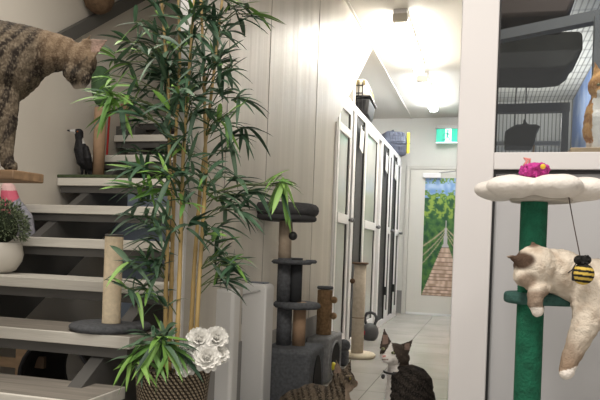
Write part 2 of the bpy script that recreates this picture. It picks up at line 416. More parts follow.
# pet carriers on the enclosures
def carrier(px0, px1, pyb, z, top_m, bot_m, door_m, label, hgt, rz=0, L=.5, wd=.32):
    x = XK-.24; y = AX((px0+px1)/2, pyb, x).y
    t = thing('pet_carrier', label, 'pet carrier', (x, y, KH), rz)
    def sec(w0, w1, z0, z1, l0, l1):
        b = bmesh.new(); P = []
        for (ww, ll, zz) in ((w0, l0, z0), (w1, l1, z1)):
            P.append([b.verts.new((sx*(ww/2), sy*(ll/2), zz)) for sx, sy in ((-1, -1), (1, -1), (1, 1), (-1, 1))])
        b.faces.new(P[0][::-1]); b.faces.new(P[1])
        for k in range(4): b.faces.new((P[0][k], P[0][(k+1) % 4], P[1][(k+1) % 4], P[1][k]))
        return b
    obj('lower_tub', sec(wd*.84, wd, 0, hgt*.48, L*.9, L), bot_m, t, loc=(0, 0, 0), bevel=.03)
    obj('upper_shell', sec(wd, wd*.72, hgt*.5, hgt, L, L*.8), top_m, t, loc=(0, 0, 0), bevel=.035)
    b = bmesh.new(); box(b, -wd/2-.012, wd/2+.012, -L/2-.012, L/2+.012, hgt*.46, hgt*.52); obj('rim', b, bot_m, t, loc=(0, 0, 0), bevel=.008)
    b = bmesh.new()
    for k in range(6): box(b, -.1+k*.036, -.09+k*.036, -L/2-.02, -L/2-.012, hgt*.12, hgt*.85)
    for k in range(4): box(b, -.1, .09, -L/2-.022, -L/2-.014, hgt*(.15+.2*k), hgt*(.15+.2*k)+.01)
    obj('grille_door', b, door_m, t, loc=(0, 0, 0))
    vt = mat('vent_tone', (.30, .24, .12), .7) if 'cream' in label else bot_m
    for k in range(5): obj('vent_slot', B(wd*.36, wd*.47, -.16+k*.07, -.13+k*.07, hgt*.60, hgt*.76), vt, t, loc=(0, 0, 0))
    for k in range(4): obj('vent_slot', B(-.1+k*.06, -.07+k*.06, -L*.49, -L*.45, hgt*.80, hgt*.92), vt, t, loc=(0, 0, 0))
    b = bmesh.new(); tube(b, [(0, -.08, hgt-.01), (0, -.07, hgt+.03), (0, .07, hgt+.03), (0, .08, hgt-.01)], .011, 8); obj('carry_handle', b, bot_m, t, loc=(0, 0, 0))
    return t
cream = mat('cream_plastic', (.72, .68, .60), .4)
c1 = carrier(352, 374, 112, 6.6, cream, black_m, black_m, 'cream and black pet carrier on top of the nearer enclosures', .37, .05, .50, .31)
c2 = carrier(386, 408, 160, 9, mat('slate_plastic', (.13, .145, .20), .5), mat('slate_plastic_dark', (.09, .10, .14), .5), mat('slate_plastic_dark', (.09, .10, .14), .5), 'slate blue pet carrier with yellow latch on the far enclosures', .33, math.radians(25), .5, .36)
c1.location = (XK-.12, 6.45, KH); c2.location = (XK-.14, 9.0, KH)
mat('yellow_plastic', (.75, .58, .05), .45)
b = bmesh.new(); box(b, .145, .18, -.262, -.225, .03, .31)
obj('yellow_latch', b, MATS['yellow_plastic'], c2, loc=(0, 0, 0), bevel=.006)

# ---------------------------------------------------------------- glazed partition on the right
win = bpy.data.objects.new('window_1', None); COL.objects.link(win); win['kind'] = 'structure'; win.location = (.7, YP, 0)
xp0 = AY(455, 200, YP).x; xp1 = AY(492.5, 200, YP).x
zr1 = AY(540, 152, YP).z; zr0 = AY(540, 169.5, YP).z
pf = mat('partition_white', (.72, .70, .71), .4)
obj('corner_post', B(xp0, xp1, YP, YP+.12, 0, CEIL), pf, win, bevel=.004)
obj('middle_rail', B(xp1, 3.1, YP, YP+.08, zr0, zr1), pf, win, bevel=.003)
b = bmesh.new(); box(b, xp1, xp1+.009, YP+.012, YP+.03, 0, zr0-.0); box(b, xp1+.009, 3.1, YP+.012, YP+.03, zr0-.012, zr0-.001)
box(b, xp1, xp1+.007, YP+.012, YP+.03, zr1, CEIL); obj('gasket', b, black_m, win)
obj('lower_panel', B(xp1+.009, 3.1, YP+.03, YP+.045, 0, zr0), mat('grey_white_panel', (.50, .50, .52), .18, spec=.5), win)
obj('upper_glass', B(xp1+.007, 3.1, YP+.03, YP+.036, zr1, CEIL), glass_m, win)
# side wall of the enclosure behind the post
struct('wall_corridor', B(xp1-.08, xp1-.03, YP+.121, YE, 0, CEIL), wall_m)
# inside: mural wall, ribbed lining, frames
def mural():
    m = mat('sky_mural', (.1, .2, .45), .5)
    nt = m.node_tree; b = nt.nodes['Principled BSDF']; tc = nt.nodes.new('ShaderNodeTexCoord')
    n = nt.nodes.new('ShaderNodeTexNoise'); n.inputs['Scale'].default_value = 2.2; n.inputs['Detail'].default_value = 5; nt.links.new(tc.outputs['Object'], n.inputs[0])
    r = nt.nodes.new('ShaderNodeValToRGB'); r.color_ramp.elements[0].position = .42; r.color_ramp.elements[1].position = .68
    r.color_ramp.elements[0].color = (.13, .22, .47, 1); r.color_ramp.elements[1].color = (.42, .50, .66, 1)
    nt.links.new(n.outputs[0], r.inputs[0]); nt.links.new(r.outputs[0], b.inputs['Base Color']); return m
char = mat('charcoal_frame', (.10, .105, .115), .45)
# depth planes inside
YI1, YI2, YI3 = 3.6, 5.4, 6.6
xm = AY(575, 95, YI2).x
XM = .95
struct('wall_mural', B(XM, XM+.05, YP+.1, 8.6, 0, CEIL-.012), mural())
def ribbed():
    m = mat('ribbed_lining', (.45, .44, .40), .5)
    nt = m.node_tree; b = nt.nodes['Principled BSDF']; tc = nt.nodes.new('ShaderNodeTexCoord')
    wv = nt.nodes.new('ShaderNodeTexWave'); wv.inputs['Scale'].default_value = 7; wv.bands_direction = 'X'; nt.links.new(tc.outputs['Object'], wv.inputs[0])
    wv2 = nt.nodes.new('ShaderNodeTexWave'); wv2.inputs['Scale'].default_value = 1.2; wv2.bands_direction = 'DIAGONAL' if 0 else 'Y'; nt.links.new(tc.outputs['Object'], wv2.inputs[0])
    r = nt.nodes.new('ShaderNodeValToRGB'); r.color_ramp.elements[0].position = .0; r.color_ramp.elements[1].position = .35
    r.color_ramp.elements[0].color = (.20, .195, .18, 1); r.color_ramp.elements[1].color = (.56, .55, .50, 1)
    nt.links.new(wv.outputs[1], r.inputs[0])
    r2 = nt.nodes.new('ShaderNodeValToRGB'); r2.color_ramp.elements[0].position = 0; r2.color_ramp.elements[1].position = .12
    r2.color_ramp.elements[0].color = (.6, .6, .6, 1); nt.links.new(wv2.outputs[1], r2.inputs[0])
    mx = nt.nodes.new('ShaderNodeMix'); mx.data_type = 'RGBA'; mx.blend_type = 'MULTIPLY'; mx.inputs[0].default_value = 1
    nt.links.new(r.outputs[0], mx.inputs[6]); nt.links.new(r2.outputs[0], mx.inputs[7]); nt.links.new(mx.outputs[2], b.inputs['Base Color']); return m
struct('wall_lined', B(xp1-.02, XM, 8.6, 8.66, 0, CEIL-.012), ribbed())
struct('ceiling_lining', B(xp1-.02, XM+.02, YP+.13, 8.66, CEIL-.011, CEIL-.001), ribbed())
fr = thing('room_divider', 'charcoal metal frame with high beam just inside the right hand glazing', 'frame', (1.0, YI1, 0))
b = bmesh.new(); a0 = AY(495, 24, YI1); a1 = AY(594, 20, YI1); z0 = AY(560, 27, 3.55).z; z1 = AY(560, 16.5, 3.55).z
obj('beam', prism(bmesh.new(), [Vector((xp1-.02, 3.72, z0)), Vector((XM-.04, 3.27, z0)), Vector((XM-.04, 3.27, z1)), Vector((xp1-.02, 3.72, z1))], Vector((0.03, .06, 0))), char, fr)
obj('post', B(AY(593, 60, 3.42).x, AY(600, 60, 3.42).x, 3.40, 3.45, 0, z0), char, fr)
fr = thing('room_divider', 'farther charcoal frame with post and beam seen low through the right hand glass', 'frame', (1.0, YI2, 0))
z0 = AY(540, 112, YI2).z; z1 = AY(540, 103, YI2).z
obj('beam', B(xp1, AY(570, 107, YI2).x, YI2, YI2+.06, z0, z1), char, fr)
obj('post', B(AY(562, 120, YI2).x, AY(569, 120, YI2).x, YI2+.003, YI2+.057, 0, z0), char, fr)
fr = thing('inner_rail', 'thin pale rail crossing low behind the farther charcoal frame', 'rail', (.9, 6.0, 0))
z0 = AY(540, 145, 6.0).z; z1 = AY(540, 141, 6.0).z
obj('rail', B(xp1, AY(560, 143, 6.0).x, 6.0, 6.04, z0, z1), mat('pale_metal', (.42, .42, .42), .4), fr)
obj('leg', B(AY(533, 143, 6.0).x, AY(535, 143, 6.0).x, 6.0, 6.04, 0, z0), mat('pine', (.35, .22, .12), .6), fr)
fabric_dark = mat('dark_hammock_cloth', (.022, .022, .02), .9, var=.3, scale=10)
brn = mat('dark_brown_cloth', (.035, .025, .022), .9)
def hammock(pts, Y, dpt, m, name, label, cat):
    poly = [AY(x, y, Y) for x, y in pts]
    c = sum(poly, Vector())/len(poly)
    t = thing(name, label, cat, (c.x, Y+dpt/2, min(p.z for p in poly)))
    o = obj('cloth', prism(bmesh.new(), poly, Vector((0, dpt, 0))), m, t, bevel=.02)
    zt = max(p.z for p in poly)
    for sx in (min(p.x for p in poly)+.08, max(p.x for p in poly)-.12):
        if zt < CEIL-.05: obj('cord', tube(bmesh.new(), [(sx, Y+dpt/2, zt-.05), (sx, Y+dpt/2, CEIL-.012)], .006, 6), steel_m, t)
hammock([(490, 36), (500, 33), (530, 36), (548, 34), (560, 31), (580, 31), (583, 34), (583, 50), (578, 53), (575, 60), (566, 67), (545, 69), (490, 69)], 4.4, .5, fabric_dark, 'cat_hammock', 'large dark cat hammock hanging under the charcoal beam behind glass', 'hammock')
hammock([(496, -22), (576, -22), (575, 0), (568, 14), (496, 17)], 3.68, .35, brn, 'cat_hammock', 'dark brown cat hammock at the very top behind the right glass', 'hammock')
hammock([(505, 146), (505, 131), (511, 127), (517, 124), (523, 124), (524, 118), (528, 124), (536, 124), (541, 126), (537, 131), (535, 141), (533, 146)], 5.7, .25, mat('grey_bed_cloth', (.07, .07, .07), .9), 'cat_bed', 'grey cat bed shape low behind the farther charcoal frame', 'cat bed')

# ---------------------------------------------------------------- staircase
ST = thing('staircase', 'open staircase of pale grey treads on dark steel stringers, rising away at left', 'stairs', (-1.97, 2.0, 0))
tread_m = mat('tread_board', (.62, .60, .55), .55, var=.10, scale=6, stretch=(.4, 6, 6), bump=.15, bscale=30)
tread_top = mat('tread_timber', (.22, .20, .175), .6, var=.25, scale=5, stretch=(.5, 9, 9))
XR = -1.33
TY = [1.95+.31*k for k in range(9)]; TZ = [.32+.19*k for k in range(9)]
TY[0] = AZ(0, 393, TZ[0]).y
for k in range(9):
    y, z = TY[k], TZ[k]
    t = obj('tread', B(XS+.01, XR, y, y+.285, z-.048, z), tread_m, ST, bevel=.003)
    # grained walking surface
    obj('walking_surface', B(XS+.012, XR-.004, y+.012, y+.28, z, z+.0015), tread_top if k < 2 else tread_m, t)
    obj('tread_bracket', B(XS+.02, XR-.02, y+.02, y+.08, z-.09, z-.049), steel_m, ST)
for xs in (-2.45, -1.52):
    b = bmesh.new()
    prism(b, [Vector((xs, TY[0]+.0, .0)), Vector((xs, TY[0]+.32, 0)), Vector((xs, TY[8]+.29, TZ[8]-.27)), Vector((xs, TY[8]+.29, TZ[8]-.06)), Vector((xs, TY[8]+.02, TZ[8]-.09)), Vector((xs, TY[0]+.02, TZ[0]-.10))], Vector((.06, 0, 0)))
    obj('stringer', b, steel_m, ST)
# dark sheet added to stand in for shade behind / under the flight
struct('understair_shade_sheet', B(XS, XR-.35, 4.65, 4.7, 0, 1.5), mat('understair_shade_dark', (.05, .043, .037), .8, var=.3, scale=4))
bp = thing('partition_board', 'blue grey board with clipped corner standing behind the stair treads', 'board', (-1.6, 4.0, 0))
zz = 4.2
pts = [AY(113, 330, 3.97), AY(113, 204, 3.97), AY(121, 191, 3.97), AY(168, 191, 3.97), AY(168, 330, 3.97)]
pts[0].z = pts[4].z = 0; pts[0].x = pts[1].x; pts[4].x = pts[3].x
obj('board', prism(bmesh.new(), pts, Vector((0, .03, 0))), mat('blue_grey_paint', (.30, .36, .46), .5), bp)
# sloping dark rail on the wall
a = AX(40, 52, XS+.05); c = AX(150, -8, XS+.05)
hr = thing('stair_rail', 'dark sloping steel rail across the grey wall above the stairs', 'rail', (XS+.05, a.y, a.z))
a2 = a + (a-c)*.8; c2 = c+(c-a)*.3
b = bmesh.new(); prism(b, [a2+Vector((0, 0, .045)), c2+Vector((0, 0, .045)), c2-Vector((0, 0, .045)), a2-Vector((0, 0, .045))], Vector((-.045, 0, 0)))
obj('rail', b, mat('rail_grey', (.09, .088, .082), .5), hr)

# crate and things under the stairs
wood = mat('pale_timber', (.58, .40, .25), .6, var=.2, scale=5, stretch=(1, 1, 6))
def PB(x0, y0, x1, y1, Y, d):
    p = AY(x0, y0, Y); q = AY(x1, y1, Y); return (min(p.x, q.x), max(p.x, q.x), Y, Y+d, min(p.z, q.z), max(p.z, q.z))
cr = thing('timber_crate', 'pale timber slatted crate standing on the floor under the stairs', 'crate', (-2.2, 2.7, 0))
u = PB(16, 345, 25, 380, 2.75, .05); obj('upright', B(u[0], u[1], u[2], u[3], 0, .42), wood, cr)
obj('upright', B(u[0]-.28, u[1]-.28, u[2], u[3], 0, .42), wood, cr)
u2 = PB(0, 357, 16, 368, 2.77, .02); obj('slat', B(u[0]-.28, u[0], u2[2], u2[3], u2[4], u2[5]), wood, cr)
obj('slat', B(u[1], u[1]+.09, u2[2], u2[3], u2[4]+.01, u2[5]+.02), mat('brown_timber', (.17, .11, .07), .7), cr)
obj('base_slat', B(u[0]-.28, u[1], u2[2]-.03+.05, u2[3]+.3, .0, .03), wood, cr)
tn = thing('cat_tunnel', 'dark round fabric cat tunnel lying on the floor under the stairs', 'cat tunnel', (-1.8, 2.75, 0))
c = AY(72, 385, 2.82); rr = .2
b = bmesh.new(); N = 32; rings = []
for j in range(13):
    yy = 2.68+.36*j/12; r_ = rr*(1-.03*(j % 2)) 
    rings.append([b.verts.new((c.x+r_*math.cos(2*math.pi*k/N), yy, rr+r_*math.sin(2*math.pi*k/N)+.0)) for k in range(N)])
for p, q in zip(rings, rings[1:]):
    for k in range(N): b.faces.new((p[k], p[(k+1) % N], q[(k+1) % N], q[k]))
o = obj('shell', b, mat('black_nylon', (.02, .018, .016), .7), tn, smooth=True); o.modifiers.new('s', 'SOLIDIFY').thickness = .004
b = bmesh.new(); tube(b, [(c.x+rr*math.cos(2*math.pi*k/24), 2.675, rr+rr*math.sin(2*math.pi*k/24)) for k in range(25)], .009, 8)
obj('hoop', b, mat('hoop_grey', (.05, .05, .055), .5), tn, smooth=True)
br = ST
p = AY(95, 388, 2.5); q = AY(116, 364, 2.62); q = q + (q-p)*.5
p2 = p - (q-p)*(p.z/(q.z-p.z))
b = bmesh.new(); tube(b, [p2, q], .017, 4); obj('steel_brace', b, mat('bare_steel', (.42, .42, .43), .35, .5), br)

# ---------------------------------------------------------------- scratching posts, birds, pots on the stairs
def top_z(k): return TZ[k]+.0015
def post_rings(b, c, r, z0, z1, pitch=.007):
    prof = []; n = int((z1-z0)/pitch)
    for i in range(n):
        z = z0+(z1-z0)*i/n; prof += [(r*.985, z), (r*1.015, z+pitch/2)]
    return lathe(b, [(0, z0)]+prof+[(0, z1)], c, 28)
k = 1; c = AZ(112, 322, top_z(1)); c.y = max(c.y, TY[1]+.14)
c = Vector((AY(111, 325, TY[1]+.15).x, TY[1]+.15, top_z(1)))
sp = thing('scratching_post', 'short sisal scratching post on a round dark grey base on the stair tread', 'scratching post', c)
scl = (c-EYE).dot(Fw)/F
obj('base', lathe(bmesh.new(), disc_prof(40*scl, 0, .028, .01), c, 48), carpet_g, sp, smooth=True)
zt = D(112, 236, (c-EYE).dot(Fw)).z-c.z
obj('sisal_column', post_rings(bmesh.new(), c, 9*scl, .028, zt), mat('pale_sisal', (.78, .66, .48), .9, var=.1, scale=60, bump=.3, bscale=150), sp, smooth=True)
obj('top_cap', lathe(bmesh.new(), disc_prof(9.2*scl, zt, zt+.008, .003), c, 32), steel_m, sp, smooth=True)

# green mat and column on the upper tread
c = Vector((AY(98, 177, TY[5]+.14).x, TY[5]+.14, top_z(5)))
mt = thing('scratching_post', 'tan post with rounded green cactus top on a mossy mat beside the black bird', 'scratching post', c)
s5 = (c-EYE).dot(Fw)/F
b = bmesh.new(); L = AY(62, 176, TY[5]+.1).x; Rr = AY(132, 178, TY[5]+.1).x; box(b, L, Rr, TY[5]+.01, TY[5]+.27, c.z, c.z+.022)
obj('mat', b, mat('moss_carpet', (.07, .095, .045), .95, var=.3, scale=60, bump=.8, bscale=300), mt, bevel=.008)
zt = D(101, 108, (c-EYE).dot(Fw)).z
obj('column', tube(bmesh.new(), [(c.x, c.y, c.z+.022), (c.x, c.y, zt)], 5.8*s5, 24), mat('tan_column', (.33, .215, .135), .85, var=.1, scale=30), mt, smooth=True)
zc = (c-EYE).dot(Fw); b = bmesh.new(); chain(b, [(D(101.5, 99, zc), 8*zc/F), (D(101, 90, zc), 10*zc/F), (D(100.5, 75, zc), 9.5*zc/F)])
voxel('cactus_top', b, .01, mat('cactus_felt', (.05, .10, .045), .9, var=.2, scale=20), None, mt)
# more pieces on the upper treads
c = Vector((AY(121, 139, TY[7]+.12).x, TY[7]+.12, top_z(7)))
t = thing('scratching_post', 'small tan post on a dark block half hidden behind the bamboo leaves', 'scratching post', c)
obj('block', B(c.x-.06, c.x+.16, c.y-.08, c.y+.08, c.z, c.z+.07), steel_m, t, bevel=.004)
obj('column', tube(bmesh.new(), [(c.x+.02, c.y, c.z+.07), (c.x+.02, c.y, c.z+.3)], .035, 20), MATS['tan_column'], t, smooth=True)
c = Vector((AY(107, 152, TY[6]+.03).x, TY[6]+.03, top_z(6)))
t = thing('ribbon_toy', 'thin red ribbon hanging beside the tan column on the stairs', 'toy', c)
zt = D(109, 110, (c-EYE).dot(Fw)).z
b = bmesh.new(); tube(b, [(c.x, c.y, c.z), (c.x+.004, c.y, (c.z+zt)/2), (c.x+.01, c.y, zt)], .007, 6); obj('ribbon', b, mat('red_ribbon', (.45, .02, .02), .6), t)
# round brown basket hung at the top
zc = 4.3; c = D(99, -4, zc)
t = thing('hanging_basket', 'round brown woven basket hanging at the top left above the rail', 'basket', c)
b = bmesh.new(); lathe(b, [(0, -.115), (.04, -.11), (.08, -.08), (.10, -.03), (.102, .03), (.085, .06), (.08, .06), (.09, .02), (.07, -.07), (0, -.1)], c, 32)
obj('bowl', b, mat('brown_wicker', (.13, .08, .045), .8, var=.35, scale=30, bump=.6, bscale=90), t, smooth=True)
for aa in (0, 2.1, 4.2): obj('cord', tube(bmesh.new(), [(c.x+.085*math.cos(aa), c.y+.085*math.sin(aa), c.z+.055), (c.x, c.y, min(CEIL, c.z+.5))], .003, 5), steel_m, t)

# bird figures (voxel bodies with painted feathers)
feather = vmat('feather_paint', .55, .25, 90)
def magpie():
    c = Vector((AY(82, 175, TY[5]+.08).x, TY[5]+.10, top_z(5)+.022)); z = (c-EYE).dot(Fw); s = z/F
    t = thing('toy_bird', 'black bird figure with white nape and bill standing on the mossy mat', 'bird figure', c)
    b = bmesh.new(); P = lambda x, y, dz=0: D(x, y, z+dz)
    chain(b, [(P(79, 133), 4.6*s), (P(79.5, 141), 4.0*s), (P(81, 150), 7.2*s), (P(84, 160), 8*s), (P(88, 166), 5*s), (P(91, 174), 2.5*s)])
    chain(b, [(P(76, 131.5), 2.6*s), (P(71.5, 131), 1.5*s), (P(67.5, 130.3), .9*s)])
    for dx in (0, 4): chain(b, [(P(82+dx, 164, dx*.01), 2.2*s), (P(82+dx, 172, dx*.01), 1.5*s), (P(81.5+dx, 175.8, dx*.01), 1.2*s), (P(79+dx, 176.5, dx*.01-.02), 1.2*s)])
    chain(b, [(P(86, 148, -.03), 3*s), (P(88, 158, -.04), 4*s), (P(90, 168, -.02), 2.5*s)])
    def col(p, n):
        x, y, _ = proj(p)
        c_ = (.012, .012, .014)
        if 70 < x < 75.2 and y < 134: c_ = (.55, .55, .55)
        if x > 82.4 and 138 < y < 143.5: c_ = (.6, .6, .58)
        return mix(c_, (.05, .05, .06), max(0, noise.noise(p*80))*.5)
    voxel('bird_body', b, .004, feather, col, t)
    b = bmesh.new(); sph(b, P(77.5, 131.5, -4.2*s), .9*s, 2); obj('eye', b, mat('bird_eye', (.25, .06, .01), .2), t, smooth=True)
magpie()
def galah():
    c = Vector((AY(16, 238, TY[3]+.2).x, TY[3]+.2, top_z(3))); z = (c-EYE).dot(Fw); s = z/F
    t = thing('toy_bird', 'pink and grey parrot figure behind the leafy white bowl planter', 'bird figure', c)
    b = bmesh.new(); P = lambda x, y, dz=0: D(x, y, z+dz)
    chain(b, [(P(8, 190), 8*s), (P(10, 200), 9.5*s), (P(13, 212), 12*s), (P(17, 222), 11*s), (P(26, 233), 5*s), (P(31, 239), 2.5*s)])
    chain(b, [(P(20, 205, -.01), 4*s), (P(27, 218, -.02), 6*s), (P(31, 230, -.01), 4*s), (P(34, 240), 2*s)])
    chain(b, [(P(0, 191), 3*s), (P(-2.5, 194), 1.8*s)])
    for dx in (0, 6): chain(b, [(P(12+dx, 230), 2.2*s), (P(12+dx, 241), 1.8*s)])
    def col(p, n):
        x, y, _ = proj(p)
        c_ = (.62, .13, .20)
        if y < 190.5: c_ = (.72, .48, .48)
        wing = (x-14) - (235-y)*.0
        if x > 11+max(0, (y-212))*-.1 + max(0, 203-y)*1.6 and y > 197: c_ = mix((.32, .33, .38), (.22, .22, .27), .5+noise.noise(p*60))
        if x < 0: c_ = (.5, .45, .4)
        return c_
    voxel('bird_body', b, .005, feather, col, t)
    b = bmesh.new(); sph(b, P(2.5, 189, -6*s), 1.1*s, 2); obj('eye', b, black_m, t, smooth=True)
galah()

# white bowl planter with small leafed shrub on tread
c = Vector((AY(-3, 275, TY[2]+.15).x, TY[2]+.15, top_z(2))); z = (c-EYE).dot(Fw); s = z/F
t = thing('potted_shrub', 'small leafed green shrub in a rounded white bowl on the stair tread', 'potted plant', c)
rb = 24*s; hb = 31*s
obj('bowl', lathe(bmesh.new(), [(0, 0), (rb*.45, 0), (rb*.72, hb*.12), (rb*.95, hb*.4), (rb, hb*.62), (rb*.94, hb*.9), (rb*.88, hb), (rb*.82, hb), (rb*.85, hb*.8), (0, hb*.75)], c, 48), mat('white_ceramic', (.62, .59, .54), .4), t, smooth=True)
b = bmesh.new()
def leaf(b, base, d, up, L, W, droop=.3, n=4, fold=.25, lay=None, col=None):
    d = d.normalized(); side = d.cross(up)
    if side.length < 1e-3: side = d.cross(Vector((1, 0, 0)))
    side.normalize(); nr = side.cross(d).normalized(); prev = None
    for i in range(n+1):
        t = i/n; c_ = base + d*L*t + Vector((0, 0, -1))*droop*L*t*t
        w_ = W*math.sin(math.pi*min(1, .12+t*.88))**.7*(1-t*.25) if i < n else 0
        row = [b.verts.new(c_ - side*w_/2 + nr*w_*fold*.5), b.verts.new(c_ - nr*w_*fold*.2), b.verts.new(c_ + side*w_/2 + nr*w_*fold*.5)] if w_ > 0 else [b.verts.new(c_)]
        if lay:
            for v in row: v[lay] = (*col, 1)
        if prev:
            if len(row) == 3:
                b.faces.new((prev[0], prev[1], row[1], row[0])); b.faces.new((prev[1], prev[2], row[2], row[1]))
            else:
                b.faces.new((prev[0], prev[1], row[0])); b.faces.new((prev[1], prev[2], row[0]))
        prev = row
lay = b.verts.layers.float_color.new('col')
cc = c+Vector((0.0, 0, hb+.075))
for i in range(3200):
    v = Vector((R.gauss(0, 1), R.gauss(0, 1), R.gauss(0, 1))).normalized()
    if v.z < -.45: continue
    r_ = R.uniform(.7, 1.0)*(1+.13*noise.noise(v*3))
    p = cc + Vector((v.x*rb*1.42, v.y*rb*.8, v.z*rb*1.15))*r_
    dd = (v+Vector((R.uniform(-1, 1), R.uniform(-1, 1), R.uniform(-.6, 1)))*.8)
    g_ = R.random(); leaf(b, p, dd, Vector((R.uniform(-1, 1), R.uniform(-1, 1), 1)), R.uniform(.013, .024), R.uniform(.007, .011), .1, 2, .2, lay, mix((.04, .065, .03), (.22, .27, .16), g_))
obj('foliage', b, vmat('leaf_small', .5, .001, 10, .4), t)
b = bmesh.new(); sph(b, cc, (rb*.8, rb*.7, rb*.7), 3); obj('foliage_core', b, mat('dark_green_core', (.02, .03, .015), .9), t, smooth=True)  # solid dark core inside the foliage

# ---------------------------------------------------------------- bamboo in basket
ZB = 2.42
c = D(173, 380, ZB); c.z = 0; sB = ZB/F
bam = thing('potted_bamboo', 'tall leafy bamboo plant in a woven basket beside the stairs', 'potted plant', c)
def basket_mat():
    m = mat('woven_basket', (.3, .25, .2), .8)
    nt = m.node_tree; bb = nt.nodes['Principled BSDF']; uv = nt.nodes.new('ShaderNodeUVMap'); uv.uv_map = 'uv'
    wv = nt.nodes.new('ShaderNodeTexWave'); wv.bands_direction = 'DIAGONAL'; wv.inputs['Scale'].default_value = 1.0; wv.inputs['Distortion'].default_value = .6; wv.inputs['Detail'].default_value = 1
    mp = nt.nodes.new('ShaderNodeMapping'); mp.inputs['Scale'].default_value = (15, 12, 1); nt.links.new(uv.outputs[0], mp.inputs[0]); nt.links.new(mp.outputs[0], wv.inputs[0])
    ck = nt.nodes.new('ShaderNodeTexBrick'); ck.inputs['Scale'].default_value = 1; mp2 = nt.nodes.new('ShaderNodeMapping'); mp2.inputs['Scale'].default_value = (60, 30, 1)
    nt.links.new(uv.outputs[0], mp2.inputs[0]); nt.links.new(mp2.outputs[0], ck.inputs[0])
    ck.inputs['Color1'].default_value = (1, 1, 1, 1); ck.inputs['Color2'].default_value = (.7, .7, .7, 1); ck.inputs['Mortar'].default_value = (.15, .12, .1, 1); ck.inputs['Mortar Size'].default_value = .12
    ck.inputs['Brick Width'].default_value = 1; ck.inputs['Row Height'].default_value = .8
    r = nt.nodes.new('ShaderNodeValToRGB'); r.color_ramp.elements[0].position = .35; r.color_ramp.elements[1].position = .6
    r.color_ramp.elements[0].color = (.035, .025, .02, 1); r.color_ramp.elements[1].color = (.46, .38, .27, 1)
    nt.links.new(wv.outputs[1], r.inputs[0])
    mx = nt.nodes.new('ShaderNodeMix'); mx.data_type = 'RGBA'; mx.blend_type = 'MULTIPLY'; mx.inputs[0].default_value = 1
    nt.links.new(r.outputs[0], mx.inputs[6]); nt.links.new(ck.outputs[0], mx.inputs[7]); nt.links.new(mx.outputs[2], bb.inputs['Base Color'])
    bp_ = nt.nodes.new('ShaderNodeBump'); bp_.inputs['Strength'].default_value = .6; bp_.inputs['Distance'].default_value = .004; nt.links.new(ck.outputs[0], bp_.inputs['Height']); nt.links.new(bp_.outputs[0], bb.inputs['Normal'])
    return m
zr = D(173, 366, ZB).z; r1 = 37*sB
b = bmesh.new(); prof = [(r1*.62, 0.0), (r1*.68, .02), (r1*.80, zr*.3), (r1*.93, zr*.7), (r1, zr-.02), (r1*1.02, zr-.008), (r1*1.0, zr), (r1*.92, zr)]
n = 64; uvl = b.loops.layers.uv.new('uv'); rings = []
for (r_, z_) in prof: rings.append([b.verts.new(c+Vector((r_*math.cos(2*math.pi*k/n), r_*math.sin(2*math.pi*k/n), z_))) for k in range(n)])
for j in range(len(prof)-1):
    for k in range(n):
        f = b.faces.new((rings[j][k], rings[j][(k+1) % n], rings[j+1][(k+1) % n], rings[j+1][k]))
        for lp, (uu, jj) in zip(f.loops, ((k, j), (k+1, j), (k+1, j+1), (k, j+1))): lp[uvl].uv = (uu/n*2, prof[jj][1]/.45)
b.faces.new(rings[0][::-1])
obj('basket', b, basket_mat(), bam, smooth=True)
obj('soil', lathe(bmesh.new(), [(0, zr-.03), (r1*.9, zr-.03), (r1*.9, zr-.05), (0, zr-.05)], c, 32), mat('soil', (.03, .025, .02), .95), bam)
cane_m = mat('bamboo_cane', (.44, .31, .13), .45, var=.25, scale=9, stretch=(3, 3, .6))
stalks = [[(165, 372, 0), (166, 280, .0), (170, 180, 0), (168, 80, .0), (160, -20, .0)],
          [(169, 372, .05), (172, 260, .05), (175, 150, .04), (180, 60, .03), (178, -25, .03)],
          [(176, 374, -.05), (180, 260, -.05), (183, 160, -.05), (190, 60, -.04), (196, -25, -.04)],
          [(189, 372, .03), (194, 270, .03), (200, 190, .03), (213, 80, .03), (224, -15, .03)],
          [(194, 374, -.02), (200, 270, -.02), (206, 170, -.02), (204, 70, -.02), (200, -20, -.02)]]
SP = []
for st in stalks:
    pts = []
    for (p, q) in zip(st, st[1:]):
        for i in range(12):
            t_ = i/12; pts.append(D(p[0]*(1-t_)+q[0]*t_, p[1]*(1-t_)+q[1]*t_, ZB+p[2]*(1-t_)+q[2]*t_))
    SP.append(pts)
    rad = [.0088*(1-.5*i/len(pts))*(1.18 if i % 5 == 0 else 1) for i in range(len(pts))]
    obj('cane', tube(bmesh.new(), pts, rad, 10), cane_m, bam, smooth=True)
leaf_b = bmesh.new(); LL = leaf_b.verts.layers.float_color.new('col'); twig = bmesh.new()
DK = [(.025, .065, .035), (.038, .092, .048), (.055, .12, .065), (.085, .155, .09)]; BR = [(.16, .32, .06), (.22, .40, .09), (.12, .26, .06)]
